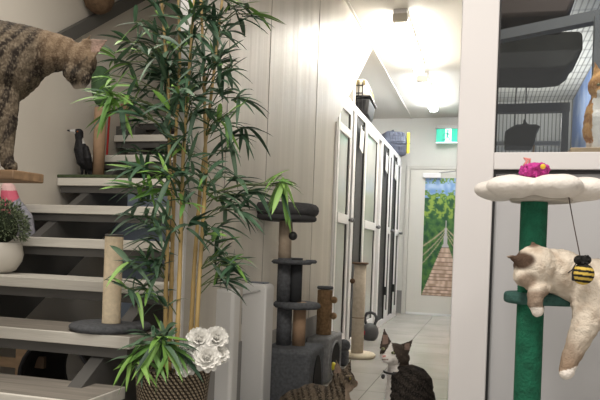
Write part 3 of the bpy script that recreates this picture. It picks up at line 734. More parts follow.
def cluster(px, py, dz=0, n=7, bright=0., size=1., out=None, twigged=True):
    p = D(px, py, ZB+dz)
    best = min((q for pts in SP for q in pts), key=lambda q: (q-(p-Vector((0, 0, .05)))).length)
    o_ = (p-best); 
    if twigged and o_.length > .02:
        mid = best.lerp(p, .5)+Vector((0, 0, .02)); tube(twig, [best, mid, p], .0022, 5)
    od = o_.normalized() if o_.length > .02 else Vector((R.uniform(-1, 1), R.uniform(-1, 1), .2)).normalized()
    if out is not None: od = (Rt*out[0] + Up*out[1]).normalized()
    for i in range(n):
        d = (od*R.uniform(.2, 1.0) + Vector((R.gauss(0, .55), R.gauss(0, .5), R.gauss(0, .4)))).normalized()
        L = R.uniform(.075, .135)*size; W = L*R.uniform(.145, .195)
        is_b = R.random() < bright
        col = R.choice(BR) if is_b else R.choice(DK)
        base = p + (-od)*R.uniform(0, .05)
        leaf(leaf_b, base, d, Vector((R.uniform(-.6, .6), R.uniform(-.9, .2), 1)), L, W, R.uniform(.1, .55), 5, .25, LL, col)
Rr_ = random.Random(3)
# crown: along the canes
for (x0, x1, y0, y1, n_) in ((150, 225, -12, 60, 52), (138, 232, 50, 120, 52), (140, 225, 110, 185, 36), (142, 160, 180, 290, 10), (207, 240, 185, 285, 12), (160, 205, 180, 240, 8)):
    for i in range(int(n_*.62)):
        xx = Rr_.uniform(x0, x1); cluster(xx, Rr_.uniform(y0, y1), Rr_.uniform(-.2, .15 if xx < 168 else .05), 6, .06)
for a in [(235, 6, 0, .05, 1), (250, 14, 0, .3, 1.1), (228, 30, .05, .1, 1), (222, 55, 0, .05, 1), (232, 68, 0, 0, 1), (226, 90, 0, .1, 1), (240, 98, 0, .1, 1.1), (230, 120, 0, .1, 1), (238, 135, .05, 0, 1.1), (250, 128, .05, 0, 1), (228, 150, 0, 0, 1),
          (134, 22, 0, .3, 1), (128, 42, 0, .5, 1.1), (120, 62, -.05, .75, 1.1), (108, 98, -.1, .9, 1.1), (124, 100, -.05, .5, 1), (130, 85, 0, .4, 1), (112, 110, -.1, .9, 1), (136, 120, 0, .1, 1),
          (130, 150, 0, .05, 1), (140, 170, -.05, .5, 1), (128, 185, -.05, .5, 1), (138, 200, -.03, .2, 1), (128, 215, -.03, .2, 1), (150, 222, 0, .1, 1), (160, 190, -.1, .7, 1), (185, 200, -.1, .6, .9),
          (225, 190, 0, 0, 1.1), (238, 178, 0, 0, 1.1), (232, 205, 0, 0, 1.1), (245, 195, 0, 0, 1.1), (255, 190, 0, 0, 1), (245, 210, 0, 0, 1), (228, 222, 0, 0, 1),
          (224, 240, 0, .1, 1), (216, 255, 0, .1, 1), (228, 262, 0, .2, 1), (222, 280, 0, .1, 1), (140, 255, -.05, .2, 1), (128, 262, -.06, .3, 1), (148, 270, 0, .1, 1), (140, 285, -.03, .3, 1), (125, 288, -.05, .5, .9), (150, 295, 0, .2, 1), (160, 300, -.1, .1, .9)]:
    cluster(a[0], a[1], a[2], 8, a[3], a[4])
# distinct bright sprays
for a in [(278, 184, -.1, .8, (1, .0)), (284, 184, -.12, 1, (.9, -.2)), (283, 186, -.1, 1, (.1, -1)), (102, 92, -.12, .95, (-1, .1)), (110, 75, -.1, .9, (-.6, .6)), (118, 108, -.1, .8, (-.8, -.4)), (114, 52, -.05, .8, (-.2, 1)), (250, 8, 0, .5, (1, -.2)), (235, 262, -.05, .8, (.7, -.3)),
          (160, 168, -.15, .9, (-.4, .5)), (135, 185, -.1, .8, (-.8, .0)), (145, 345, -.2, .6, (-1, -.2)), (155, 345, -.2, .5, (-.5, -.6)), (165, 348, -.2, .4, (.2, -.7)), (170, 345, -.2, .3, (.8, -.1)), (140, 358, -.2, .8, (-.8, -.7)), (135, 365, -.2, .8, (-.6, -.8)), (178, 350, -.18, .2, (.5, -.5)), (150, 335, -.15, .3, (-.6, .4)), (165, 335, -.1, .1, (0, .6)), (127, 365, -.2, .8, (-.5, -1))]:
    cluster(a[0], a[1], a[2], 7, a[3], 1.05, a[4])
lm = vmat('bamboo_leaf', .52, .001, 10, .5)
for v in leaf_b.verts:
    if v.co.y > y0w-.06 and v.co.x < XW+.02: v.co.x = XW+.02
obj('foliage', leaf_b, lm, bam, smooth=True)
obj('twigs', twig, mat('twig', (.08, .11, .04), .6), bam)
# white blooms tucked in the basket
fl_ = thing('artificial_flowers', 'bunch of white artificial blooms tucked into the basket rim under the bamboo', 'flowers', D(200, 372, ZB-.1))
pet = mat('white_petals', (.90, .89, .86), .6, bump=.1, bscale=80)
pet.node_tree.nodes['Principled BSDF'].inputs['Subsurface Weight'].default_value = .0
def bloom(px, py, rpx, dz):
    c_ = D(px, py, ZB+dz); r_ = rpx*(ZB+dz)/F; b = bmesh.new()
    ax = (-(Fw)+Up*.5+Rt*R.uniform(-.3, .3)).normalized(); u_, v_ = frame_of(ax)
    for ring, (n_, tilt, L) in enumerate(((5, .25, .55), (7, .6, .8), (9, 1.0, 1.0), (10, 1.4, 1.0))):
        for k in range(n_):
            a_ = 2*math.pi*(k+.5*ring+R.uniform(-.15, .15))/n_; rad = u_*math.cos(a_)+v_*math.sin(a_)
            d = (ax*math.cos(tilt)+rad*math.sin(tilt)); tn_ = ax.cross(rad)
            g = []
            for i in range(5):
                s_ = i/4; row = []
                for j in range(5):
                    q = (j/4-.5)*2; wv = .42*math.sin(math.pi*(.15+.75*s_))*r_
                    row.append(b.verts.new(c_ + d*r_*L*s_ + tn_*q*wv + ax*(.18*r_*q*q - .10*r_*s_*s_*ring*.4 + R.uniform(-.02, .02)*r_)))
                g.append(row)
            for i in range(4):
                for j in range(4): b.faces.new((g[i][j], g[i+1][j], g[i+1][j+1], g[i][j+1]))
    obj('bloom', b, pet, fl_, smooth=True)
for a in ((186, 364, 14, -.16), (199, 341, 14, -.12), (216, 339, 13, -.08), (207, 359, 15, -.17), (220, 355, 10, -.08), (192, 352, 12, -.1), (180, 356, 10, -.12)): bloom(*a)
b = bmesh.new()
for a in ((186, 364), (199, 341), (216, 339), (207, 359)): tube(b, [D(a[0], a[1], ZB-.08), D(190, 378, ZB+.0)], .003, 6)
obj('stem', b, mat('stem_green', (.08, .16, .05), .6), fl_)

# ---------------------------------------------------------------- air purifier
wp = mat('white_plastic', (.72, .72, .72), .3)
yp_ = 2.98
p0 = AY(238, 300, yp_); p1 = AY(266, 300, yp_)
zt = AY(255, 284, yp_).z
ap = thing('air_purifier', 'tall white air purifier standing between the bamboo and the grey cat tree', 'appliance', ((p0.x+p1.x)/2, yp_+.1, 0))
xa, xb = p0.x-.0, p1.x
b = bmesh.new()
prof = [(xa, 0), (xb, 0), (xb, zt-.012), (xb-.012, zt), (xa+.03, zt+.004), (xa, zt-.03)]
prism(b, [Vector((x, yp_, z)) for x, z in prof], Vector((0, .125, 0)))
obj('body', b, wp, ap, bevel=.010)
b = bmesh.new(); box(b, xa+.035, xb-.02, yp_+.03, yp_+.10, zt-.002, zt+.008); obj('control_panel', b, mat('panel_grey', (.16, .18, .22), .3), ap, bevel=.003)
b = bmesh.new(); box(b, xa-.012, xa+.0, yp_+.02, yp_+.11, .05, zt-.07); obj('side_grille', b, wp, ap, bevel=.006)
b = bmesh.new(); tube(b, [(xa+.01, yp_-.004, .02), (xa+.012, yp_-.006, zt-.09), (xa+.03, yp_-.006, zt-.055), (xb-.03, yp_-.004, zt-.03)], .004, 8); obj('front_seam', b, mat('seam_grey', (.4, .4, .4), .4), ap, smooth=True)
b = bmesh.new(); tube(b, [(xa+.018, yp_-.002, zt-.12), (xa+.018, yp_-.002, zt-.2)], .007, 8); obj('grip_slot', b, mat('slot_grey', (.3, .3, .3), .5), ap, smooth=True)
# second narrower white appliance to its left
yq = 2.66; q0 = AY(212, 300, yq); q1 = AY(235, 300, yq); zq = AY(222, 289, yq).z
t = thing('heater_panel', 'narrow white upright panel between the basket flowers and the air purifier', 'appliance', ((q0.x+q1.x)/2, yq, 0))
obj('body', B(q0.x, q1.x-.005, yq, yq+.09, .02, zq), wp, t, bevel=.015)
obj('foot', B(q0.x+.01, q1.x-.02, yq-.02, yq+.11, 0, .02), mat('foot_grey', (.3, .3, .3), .5), t, bevel=.004)

# ---------------------------------------------------------------- tall grey cat tree
zt_ = 3.42; s = zt_/F
cc = D(291, 380, zt_); 
ct = thing('cat_tree', 'tall charcoal plush cat tree with bolster bed on top beside the white wall', 'cat tree', (cc.x, cc.y, 0))
def plat(px, py, r_px, th, z=zt_, parent=ct, name='platform', m=carpet_g):
    c_ = D(px, py, z); r_ = r_px*z/F
    return obj(name, lathe(bmesh.new(), disc_prof(r_, c_.z-th, c_.z, .01), (c_.x, c_.y, 0), 40, wob=lambda t: 1+.05*math.cos(4*t)), m, parent, smooth=True), c_
# base box, its arch opening a black plate painted as shade
bx = D(294, 345, zt_); wz = bx.z
b = bmesh.new(); hw = 25*s
box(b, bx.x-hw, bx.x+hw, bx.y-.17, bx.y+.15, 0, wz); obj('base_box', b, carpet_g, ct, bevel=.02)
b = bmesh.new()
arch = [Vector((bx.x+hw+.002, bx.y-.17+.06+.1*(1-math.cos(t))*1.0, 0.06+ (wz-.1)*math.sin(t))) for t in [math.pi*i/16 for i in range(17)]]
prism(b, arch, Vector((.003, 0, 0))); obj('arch_shade_plate', b, mat('opening_shade', (.006, .006, .007), .95), ct)
_, c1_ = plat(297, 302, 23, .032)
_, c2_ = plat(292, 260, 20, .022)
for (px, y0, y1, rr_, m_, nm) in ((285, 258, 301, 7, carpet_g, 'plush_post'), (297, 258, 301, 6, mat('black_plush', (.03, .032, .036), .95), 'plush_post'), (285, 302, 344, 7.5, carpet_g, 'plush_post'), (300, 302, 344, 6.5, MATS['tan_column'], 'sisal_post'), (286, 219, 260, 6.5, mat('tan_post', (.42, .34, .26), .9, var=.1, scale=40), 'sisal_post')):
    top = D(px, y0, zt_); bot = D(px, y1, zt_)
    obj(nm, tube(bmesh.new(), [(top.x, top.y, bot.z-.01), (top.x, top.y, top.z)], rr_*s, 24), m_, ct, smooth=True)
# small perch on the right of the second platform
p = D(311, 260, zt_-.02); obj('perch', lathe(bmesh.new(), disc_prof(6*s, p.z-.018, p.z+.0, .006), (p.x, p.y, 0), 24), carpet_g, ct, smooth=True)
# top bed: slab plus bolster ring
bd = D(285, 219, zt_); br_ = 33*s
obj('bed_slab', lathe(bmesh.new(), disc_prof(br_*.96, bd.z-.01, bd.z+.018, .008), (bd.x, bd.y, 0), 48), mat('bed_dark', (.045, .045, .048), .95), ct, smooth=True)
b = bmesh.new(); tube(b, [(bd.x+br_*.84*math.cos(a_), bd.y+br_*.84*math.sin(a_), bd.z+.048) for a_ in [2*math.pi*i/40 for i in range(41)]], .033, 12, False)
obj('bolster', b, mat('bolster_plush', (.06, .06, .064), .95, var=.2, scale=30, bump=.5, bscale=300), ct, smooth=True)
b = bmesh.new(); q = D(293, 236, zt_-.09); sph(b, q, 4.3*s, 3); bl = obj('hanging_pompom', b, black_m, ct, smooth=True)
b = bmesh.new(); tube(b, [q, (q.x-.01, q.y, bd.z)], .0015, 5); obj('pompom_string', b, black_m, bl)
# small cat tree
zs = 4.3; s = zs/F
XB1 = -.975
pF = AX(328, 360, XB1); y0 = pF.y; y1 = AX(341.5, 360, XB1).y
zb = AX(328, 339, XB1).z
cs = thing('cat_tree', 'low grey plush cat box with round hole and sisal stump on top', 'cat tree', (XB1-.1, (y0+y1)/2, 0))
b = bmesh.new(); box(b, XW+.012, XB1, y0, y1, 0, zb); obj('plush_box', b, mat('grey_plush', (.22, .225, .235), .95, var=.2, scale=40, bump=.5, bscale=300), cs, bevel=.018)
ym = (y0+y1)/2-.012; zh = zb*.47
b = bmesh.new(); prism(b, [Vector((XB1+.001, ym+.15*math.cos(t), zh+.112*math.sin(t))) for t in [2*math.pi*i/32 for i in range(32)]], Vector((.003, 0, 0))); obj('hole_shade_disc', b, MATS['opening_shade'], cs)  # flat black disc painted as the shaded inside of the hole
b = bmesh.new(); tube(b, [(XB1+.004, ym+.152*math.cos(t), zh+.115*math.sin(t)) for t in [2*math.pi*i/40 for i in range(41)]], .008, 8, False); obj('hole_trim', b, MATS['grey_plush'], cs, smooth=True)
st = D(320, 335, 4.4); stt = D(322, 288, 4.4)
obj('sisal_stump', post_rings(bmesh.new(), (XB1-.085, ym, 0), .052, zb, zb+.31, .012), mat('brown_sisal', (.27, .17, .09), .95, var=.3, scale=50, bump=.8, bscale=200), cs, smooth=True)
obj('stump_cap', lathe(bmesh.new(), disc_prof(.056, zb+.31, zb+.33, .005), (XB1-.085, ym, 0), 28), carpet_g, cs, smooth=True)
for zz_ in (.13, .24):
    b = bmesh.new(); sph(b, (XB1-.018, ym-.01, zb+zz_), .024, 3); obj('sisal_knob', b, MATS['brown_sisal'], cs, smooth=True)
yb = AX(333, 366, XB1+.008)
tag(obj('toy_ball', sph(bmesh.new(), yb, .027, 3), mat('yellow_ball', (.62, .55, .03), .5), None, smooth=True), 'small yellow ball by the round hole of the grey cat box', 'toy ball')
# grey paddle end of another piece behind
b = bmesh.new(); pz = D(344, 345, 5.0); tt = thing('cat_toy', 'small dark grey plush piece on the floor beyond the cat box', 'cat toy', (pz.x, pz.y, 0))
box(b, pz.x-.045, pz.x+.035, pz.y-.05, pz.y+.05, 0, .12); obj('base', b, carpet_g, tt, bevel=.02)
b = bmesh.new(); sph(b, (pz.x+.0, pz.y, .15), .05, 3); obj('knob', b, carpet_g, tt, smooth=True)

# tall beige post with round base
yq = 5.35; c = AY(357, 352, yq); c.z = 0; z_ = (c-EYE).dot(Fw); s = z_/F
c.x = max(c.x, XK+.17)
t = thing('scratching_post', 'tall slim beige post on a round cream base in the corridor', 'scratching post', c)
obj('base', lathe(bmesh.new(), disc_prof(.155, 0, .035, .012), c, 48), mat('cream_plush', (.66, .58, .45), .9, var=.06, scale=40), t, smooth=True)
zt = D(357, 264, z_).z
obj('column', tube(bmesh.new(), [(c.x, c.y, .035), (c.x, c.y, zt)], 6.2*s, 24), mat('beige_post', (.48, .42, .34), .85, var=.12, scale=30), t, smooth=True)
obj('top_disc', lathe(bmesh.new(), disc_prof(8.5*s, zt, zt+.015, .005), c, 28), mat('brown_trim', (.12, .07, .04), .8), t, smooth=True)
b = bmesh.new(); q = D(352.5, 281, z_-.06); sph(b, q, .022, 3); obj('pompom', b, MATS['brown_trim'], t, smooth=True)
b = bmesh.new(); lathe(b, [(6.3*s, zt*.42), (6.3*s, zt*.42+.006)], c, 24); obj('seam', b, MATS['brown_trim'], t)

# kettlebell
c = AZ(371, 335, 0); c.x = max(c.x, XK+.11); z_ = (c-EYE).dot(Fw); s = z_/F
c = Vector((XK+.10, AX(370, 335, XK+.10).y, 0)); z_ = (c-EYE).dot(Fw)
t = thing('kettlebell', 'dark grey kettlebell with a small red mark on the corridor floor', 'kettlebell', c)
iron = mat('cast_iron', (.07, .07, .075), .5, bump=.2, bscale=80)
obj('bell', lathe(bmesh.new(), [(0, 0), (.06, 0), (.088, .03), (.1, .08), (.092, .13), (.065, .165), (.03, .18), (0, .182)], c, 36), iron, t, smooth=True)
b = bmesh.new(); tube(b, [c+Vector((.045*k_[0], 0, k_[1])) for k_ in ((-.9, .15), (-1.35, .2), (-1.5, .245), (-1.0, .285), (0, .298), (1.0, .285), (1.5, .245), (1.35, .2), (.9, .15))], .0165, 12)
obj('handle', b, iron, t, smooth=True)
b = bmesh.new(); sph(b, c+Vector((-.045, -.078, .085)), (.02, .012, .026), 2); obj('red_mark', b, mat('red_mark', (.5, .03, .06), .5), t)

t.scale = (.86, .86, .92)
# ---------------------------------------------------------------- shelf with the peering tabby
ZS = 2.05
sh = D(20, 176, ZS); sy = sh.y
zsh = D(30, 172, ZS).z
t = thing('wall_shelf', 'brown timber cat shelf at the left edge that the tall tabby stands on', 'shelf', (sh.x-.4, sy, zsh))
xr = D(37, 176, ZS).x
b = bmesh.new(); prism(b, [Vector((xr-.9, sy-.07, zsh-.032)), Vector((xr-.02, sy-.07, zsh-.032)), Vector((xr, sy+.05, zsh-.032)), Vector((xr-.9, sy+.05, zsh-.032))], Vector((0, 0, .03)))
obj('board', b, mat('brown_shelf', (.20, .125, .07), .6, var=.3, scale=6, stretch=(1, 8, 8)), t, bevel=.004)
b = bmesh.new(); tube(b, [(xr-.85, sy+.01, 0), (xr-.85, sy+.01, zsh-.03)], .03, 16); obj('pole', b, steel_m, t)
fur = vmat('fur', .85, .5, 220, .15, .0, (1, 1, 1))
def tabbycol(base, dark, light, freq=55, seed=0, axis=None):
    def f(p, n):
        q = p + Vector((noise.noise(p*11), noise.noise(p*11+Vector((5, 5, 5))), noise.noise(p*11+Vector((9, 1, 3)))))*.020
        q += Vector((noise.noise(p*45), noise.noise(p*45+Vector((5, 5, 5))), noise.noise(p*45+Vector((9, 1, 3)))))*.004
        a_ = axis if axis else Rt
        st_ = math.sin(q.dot(a_)*freq + seed) + noise.noise(p*25+Vector((7, 7, 7)))*1.1
        c_ = mix(base, dark, sstep(-.25, .55, st_))
        tk = noise.noise(Vector((p.x*260, p.y*260, p.z*120))); c_ = mix(c_, light, max(0, tk)*1.1); c_ = mix(c_, dark, max(0, -tk)*.9)
        return c_
    return f
def tabby_high():
    z = ZS; s = z/F
    c = Vector((sh.x-.1, sy, zsh))
    t = thing('cat', 'brown tabby cat standing on the shelf at top left, peering down at the bamboo', 'cat', c)
    P = lambda x, y, dz=0: D(x, y, z+dz); b = bmesh.new()
    chain(b, [(P(-150, 75), 42*s), (P(-80, 72), 46*s), (P(-30, 66), 46*s), (P(0, 62), 42*s), (P(22, 54), 30*s), (P(45, 52), 22*s), (P(64, 53), 17*s)])
    chain(b, [(P(-4, 88), 24*s), (P(2, 105), 16*s)])
    # head
    sph(b, P(79, 61), (17.5*s, 17*s, 18*s), 3)
    chain(b, [(P(80, 68), 13*s), (P(82, 77, -.005), 9.5*s), (P(82, 83, -.005), 6*s), (P(76, 84, -.005), 5*s)])
    sph(b, P(74, 72, -.02), 11*s, 3)
    cone(b, P(87, 50.5, -.02), P(106, 40.5, -.03), 15*s, 2.8*s, Up*1+Rt*.5)
    cone(b, P(80, 49, .05), P(90, 36, .06), 8*s, 2.6*s, Up*.4+Rt)
    # legs
    chain(b, [(P(2, 95, -.03), 17*s), (P(6, 122, -.03), 11*s), (P(6, 148, -.03), 7.5*s), (P(7, 163, -.03), 6.5*s), (P(11, 166.5, -.035), 6.5*s)])
    chain(b, [(P(-12, 95, .03), 18*s), (P(-12, 125, .03), 12.5*s), (P(-11, 150, .03), 9*s), (P(-11, 163, .03), 8*s), (P(-7, 166, .025), 7*s)])
    for dz in (-.04, .05): chain(b, [(P(-150, 95, dz), 30*s), (P(-165, 125, dz), 15*s), (P(-155, 150, dz), 9*s), (P(-150, 163, dz), 8*s), (P(-143, 165, dz), 7*s)])
    chain(b, [(P(-185, 70), 10*s), (P(-220, 95), 9*s), (P(-240, 135), 8*s)])
    tb = tabbycol((.115, .09, .064), (.022, .017, .014), (.26, .215, .16), 165, 1.5, (Rt*1 - Up*.35).normalized())
    def col(p, n):
        x, y, _ = proj(p); c_ = tb(p, n)
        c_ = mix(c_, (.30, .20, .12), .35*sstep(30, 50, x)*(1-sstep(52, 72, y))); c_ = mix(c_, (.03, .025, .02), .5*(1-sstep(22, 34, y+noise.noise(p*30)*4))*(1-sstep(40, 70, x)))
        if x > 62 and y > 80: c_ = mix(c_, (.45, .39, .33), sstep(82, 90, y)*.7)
        # eye line and nose
        if 70 < x < 88 and abs((y-66)-(x-78)*-.9) < 1.6: c_ = mix(c_, (.02, .018, .015), .6)
        if x > 91 and y < 52: c_ = mix((.32, .22, .18), (.12, .09, .07), .5+noise.noise(p*60))
        return c_
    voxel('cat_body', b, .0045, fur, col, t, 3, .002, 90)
    b = bmesh.new(); sph(b, P(79, 76.5, -9.5*s), (1.8*s, 1.2*s, 2.2*s), 2); obj('eye', b, mat('cat_eye_dark', (.03, .035, .015), .1), t, smooth=True)
tabby_high()
def tabby_low():
    z = 2.93; s = z/F
    c = D(318, 430, z); c.z = 0
    t = thing('cat', 'brown tabby cat crouching on the floor in front of the grey cat trees', 'cat', c)
    P = lambda x, y, dz=0: D(x, y, z+dz); b = bmesh.new()
    chain(b, [(P(288, 418, .05), 19*s), (P(298, 411, .04), 23*s), (P(312, 407, .02), 24*s), (P(327, 405), 19*s), (P(335, 398), 13*s), (P(340, 388), 9.5*s)])
    sph(b, P(343.5, 379.5), (11.5*s, 11*s, 10.5*s), 3)
    chain(b, [(P(349, 382.5, -.012), 6.6*s), (P(353.6, 383.5, -.014), 4.4*s)]); sph(b, P(348, 387, -.01), 5.5*s, 3)
    chain(b, [(P(338, 390), 11*s), (P(336, 400), 15*s)])
    cone(b, P(338.5, 374, -.02), P(336.3, 361, -.022), 6.2*s, 1.6*s, Rt)
    cone(b, P(347, 372.5, .015), P(350.5, 360.5, .02), 5*s, 1.6*s, Rt)
    for (x, dz) in ((336, -.04), (343, .03)): chain(b, [(P(x-3, 410, dz), 9*s), (P(x-1, 432, dz), 6*s), (P(x+6, 437.5, dz-.02), 5*s)])
    chain(b, [(P(288, 428, -.02), 14*s), (P(306, 436, -.07), 6.5*s)]); chain(b, [(P(275, 434, .05), 6*s), (P(262, 438, .0), 5*s), (P(268, 437, -.08), 4.5*s)])
    tb = tabbycol((.10, .077, .055), (.022, .017, .013), (.19, .155, .115), 210, .6, (Rt+Up*.4).normalized())
    def col(p, n):
        x, y, _ = proj(p); c_ = tb(p, n)
        if x > 345: c_ = mix(c_, (.36, .28, .21), .7*sstep(382, 388, y))
        if x > 356.6 and 380.5 < y < 383.2: c_ = (.20, .09, .07)
        if 334 < x < 341 and 363 < y < 373 and n.dot(Fw) < -.3: c_ = mix(c_, (.26, .18, .14), .5)
        if 344 < x < 352 and abs(y-379) < .7: c_ = (.03, .025, .02)
        if 346 < x < 352 and abs(y-375.5) < .7: c_ = mix(c_, (.30, .24, .17), .6)
        return c_
    voxel('cat_body', b, .004, fur, col, t, 2, .0015, 100)
    b = bmesh.new(); sph(b, P(350.2, 378.6, -8.6*s), (1.4*s, 1.5*s, 1.6*s), 2); obj('eye', b, mat('cat_eye_amber', (.16, .13, .04), .15), t, smooth=True)
tabby_low()
def tuxedo():
    z = 3.0; s = z/F
    c = D(410, 425, z); c.z = 0
    t = thing('cat', 'dark tabby and white cat sitting on the floor, head turned back to look left', 'cat', c)
    P = lambda x, y, dz=0: D(x, y, z+dz); b = bmesh.new()
    chain(b, [(P(409, 382, -.02), 17*s), (P(411, 387, -.04), 22.5*s), (P(411, 402, -.05), 25*s), (P(411, 415, -.05), 27*s)])
    chain(b, [(P(398, 362, .02), 11*s), (P(399, 374, .02), 12*s), (P(396, 392, .03), 11*s), (P(391, 412, .05), 8*s), (P(389, 432, .05), 6*s), (P(386, 436, .04), 5*s)])
    # head
    sph(b, P(394, 354), (14.2*s, 12*s, 11.2*s), 3, Matrix.Rotation(YAW, 3, 'Z'))
    sph(b, P(388, 359, -9*s), (6.2*s, 5.5*s, 4.6*s), 3); sph(b, P(402, 358, -2*s), (8*s, 8*s, 6.5*s), 3)
    sph(b, P(384.6, 357.2, -12*s), (3.4*s, 3.0*s, 2.6*s), 3)
    cone(b, P(386.5, 347, -.01), P(384.4, 330, -.005), 7.6*s, 1.8*s, Rt)
    cone(b, P(403, 350.5, .0), P(412, 340.5, .005), 8*s, 1.8*s, Rt*.7-Up)
    chain(b, [(P(385, 424, -.08), 7*s), (P(398, 430, -.10), 6*s)]); chain(b, [(P(430, 425, .0), 9*s), (P(438, 431, -.06), 6*s), (P(420, 433, -.14), 5*s), (P(400, 434, -.15), 4.5*s)])
    tb = tabbycol((.026, .022, .019), (.009, .008, .008), (.085, .07, .06), 190, 0, (Up+Rt*.5).normalized())
    W = (.72, .69, .66)
    def col(p, n):
        x, y, zz = proj(p); c_ = tb(p, n)
        if y < 366: c_ = mix(c_, (.10, .075, .06), .5)
        # white blaze, muzzle, chin, bib and chest
        xb = 388 + (y-345)*.0
        nz = noise.noise(p*60)*1.5
        if y > 343+nz and y < 358 and abs(x-(390.5-(y-345)*.18)) < 1.2+(y-344)*.36+nz*.4 and zz < z+.01: c_ = W
        if 354+nz < y < 372 and x < 398+nz-(max(0, 362-y))*.3: c_ = W
        if 368 < y and x < 391.5+nz-(y-368)*.04: c_ = W
        if 363 < y < 374 and x < 401-(y-363)*.9+nz: c_ = W
        if y > 421 and x < 396: c_ = W
        # ear inside
        if (y < 344 and 382.5 < x < 388 and n.dot(Fw) < -.3 and 335 < y): c_ = mix(c_, (.35, .24, .20), .6)
        if (x > 404.5 and 343.5 < y < 350 and n.dot(Fw) < -.3 and x < 410): c_ = mix(c_, (.35, .25, .21), .6)
        if abs(x-384.1) < 1.7 and abs(y-356.3) < 1.1: c_ = (.50, .22, .20)
        if abs(x-385) < 3 and abs(y-359.6) < .45: c_ = (.2, .12, .1)
        return c_
    voxel('cat_body', b, .0036, fur, col, t, 2, .0012, 100)
    for (x, y, dz) in ((383.2, 348.8, -9.0), (392.8, 352.8, -12.2)):
        b = bmesh.new(); sph(b, P(x, y, dz*s), (1.9*s, 1.3*s, 1.5*s), 2); e_ = obj('eye', b, mat('cat_eye_green', (.26, .27, .15), .15), t, smooth=True)
        b = bmesh.new(); sph(b, P(x-.3, y, (dz-1.0)*s), (.6*s, .7*s, 1.1*s), 2); obj('pupil', b, black_m, e_, smooth=True)
    b = bmesh.new(); pts = [P(396+12*math.cos(a_), 371+3.0*math.sin(a_), -12*s*math.sin(a_)) for a_ in [math.pi*i/10 for i in range(0, 11)]]
    tube(b, pts, 1.1*s, 8); cl_ = obj('collar', b, black_m, t, smooth=True)
    b = bmesh.new(); sph(b, P(383, 376.5, -.02), (2*s, 1.3*s, 2.6*s), 2); obj('collar_tag', b, black_m, cl_, smooth=True)
tuxedo()

# ---------------------------------------------------------------- flower cat tree with kitten and bee toy
ZF = 1.92; s = ZF/F
fc = D(541, 192, ZF); 
ft = thing('cat_tree', 'green post cat tree topped by a white plush flower bed at right', 'cat tree', (fc.x, fc.y, 0))
pc = D(534, 210, ZF); green_m = mat('green_sisal', (.008, .115, .062), .85, var=.25, scale=30, bump=.6, bscale=120)
zlo = D(530, 196, ZF).z
def groove_post(b, c, r, z0, z1): return post_rings(b, c, r, z0, z1, .006)
obj('green_post', groove_post(bmesh.new(), (pc.x, pc.y, 0), 13*s, .03, zlo), green_m, ft, smooth=True)
obj('base', lathe(bmesh.new(), disc_prof(.24, 0, .03), (pc.x, pc.y, 0), 48), mat('base_green', (.02, .08, .05), .9), ft, smooth=True)
# flower bed: six scalloped plump petals
b = bmesh.new(); R0 = 66*s; fz = D(541, 193, ZF).z; cF = Vector((D(541, 193, ZF).x, D(541, 193, ZF).y+.0, fz))
for k_ in range(6):
    a_ = 2*math.pi*k_/6+YAW+.52; cpt = cF+Vector((math.cos(a_)*R0*.60, math.sin(a_)*R0*.55, .010))
    sph(b, cpt, (R0*.42, R0*.36, .034), 3, Matrix.Rotation(a_, 3, 'Z'))
sph(b, cF, (R0*.6, R0*.55, .026), 3)
plush = mat('white_plush', (.74, .70, .66), .95, var=.03, scale=20, bump=.35, bscale=90, sheen=.2)
voxel('flower_bed', b, .007, plush, None, ft, 4, .003, 25)
obj('bed_board', lathe(bmesh.new(), disc_prof(R0*.45, fz-.028, fz-.012, .004), (cF.x, cF.y, 0), 40), mat('board_beige', (.45, .42, .38), .8), ft)
# leaf shaped step
lf = D(533, 298, ZF); teal = mat('teal_plush', (.045, .12, .105), .95, var=.25, scale=60, bump=.6, bscale=300)
b = bmesh.new(); pts = []
for i in range(40):
    a_ = 2*math.pi*i/40; rx = 28*s*(1.0 + (.9 if math.cos(a_) > 0 else 0)*abs(math.cos(a_))); pts.append(Vector((lf.x+math.cos(a_)*rx, lf.y+.02+math.sin(a_)*.085, lf.z-.018)))
prism(b, pts, Vector((0, 0, .034))); obj('leaf_step', b, teal, ft, bevel=.01)
# pink toy on top
c = D(534, 180, ZF-.05)
t = thing('plush_toy', 'fuzzy magenta toy with a yellow nose lying on the white flower bed', 'plush toy', c)
b = bmesh.new(); sT = (ZF-.05)/F
P = lambda x, y, dz=0: D(x, y, ZF-.05+dz)
chain(b, [(P(526, 172), 7*sT), (P(534, 170), 8*sT), (P(543, 170), 7*sT)]); 
for i in range(60): sph(b, P(534+R.uniform(-13, 13), 171+R.uniform(-6, 6), R.uniform(-.03, .03)), R.uniform(1.5, 2.6)*sT, 1)
voxel('fuzzy_body', b, .003, mat('magenta_fuzz', (.55, .05, .30), .95, var=.35, scale=80, bump=.8, bscale=250), None, t, 1, .004, 150)
b = bmesh.new(); sph(b, P(543, 166.5, -.045), 2.6*sT, 3); obj('nose', b, mat('toy_yellow', (.7, .45, .03), .5), t, smooth=True)
b = bmesh.new(); tube(b, [P(524, 166), P(527, 161), P(524, 158.5), P(530, 159.5), P(529, 164)], 1.4*sT, 8); obj('ear', b, mat('toy_pink', (.7, .28, .25), .8), t, smooth=True)

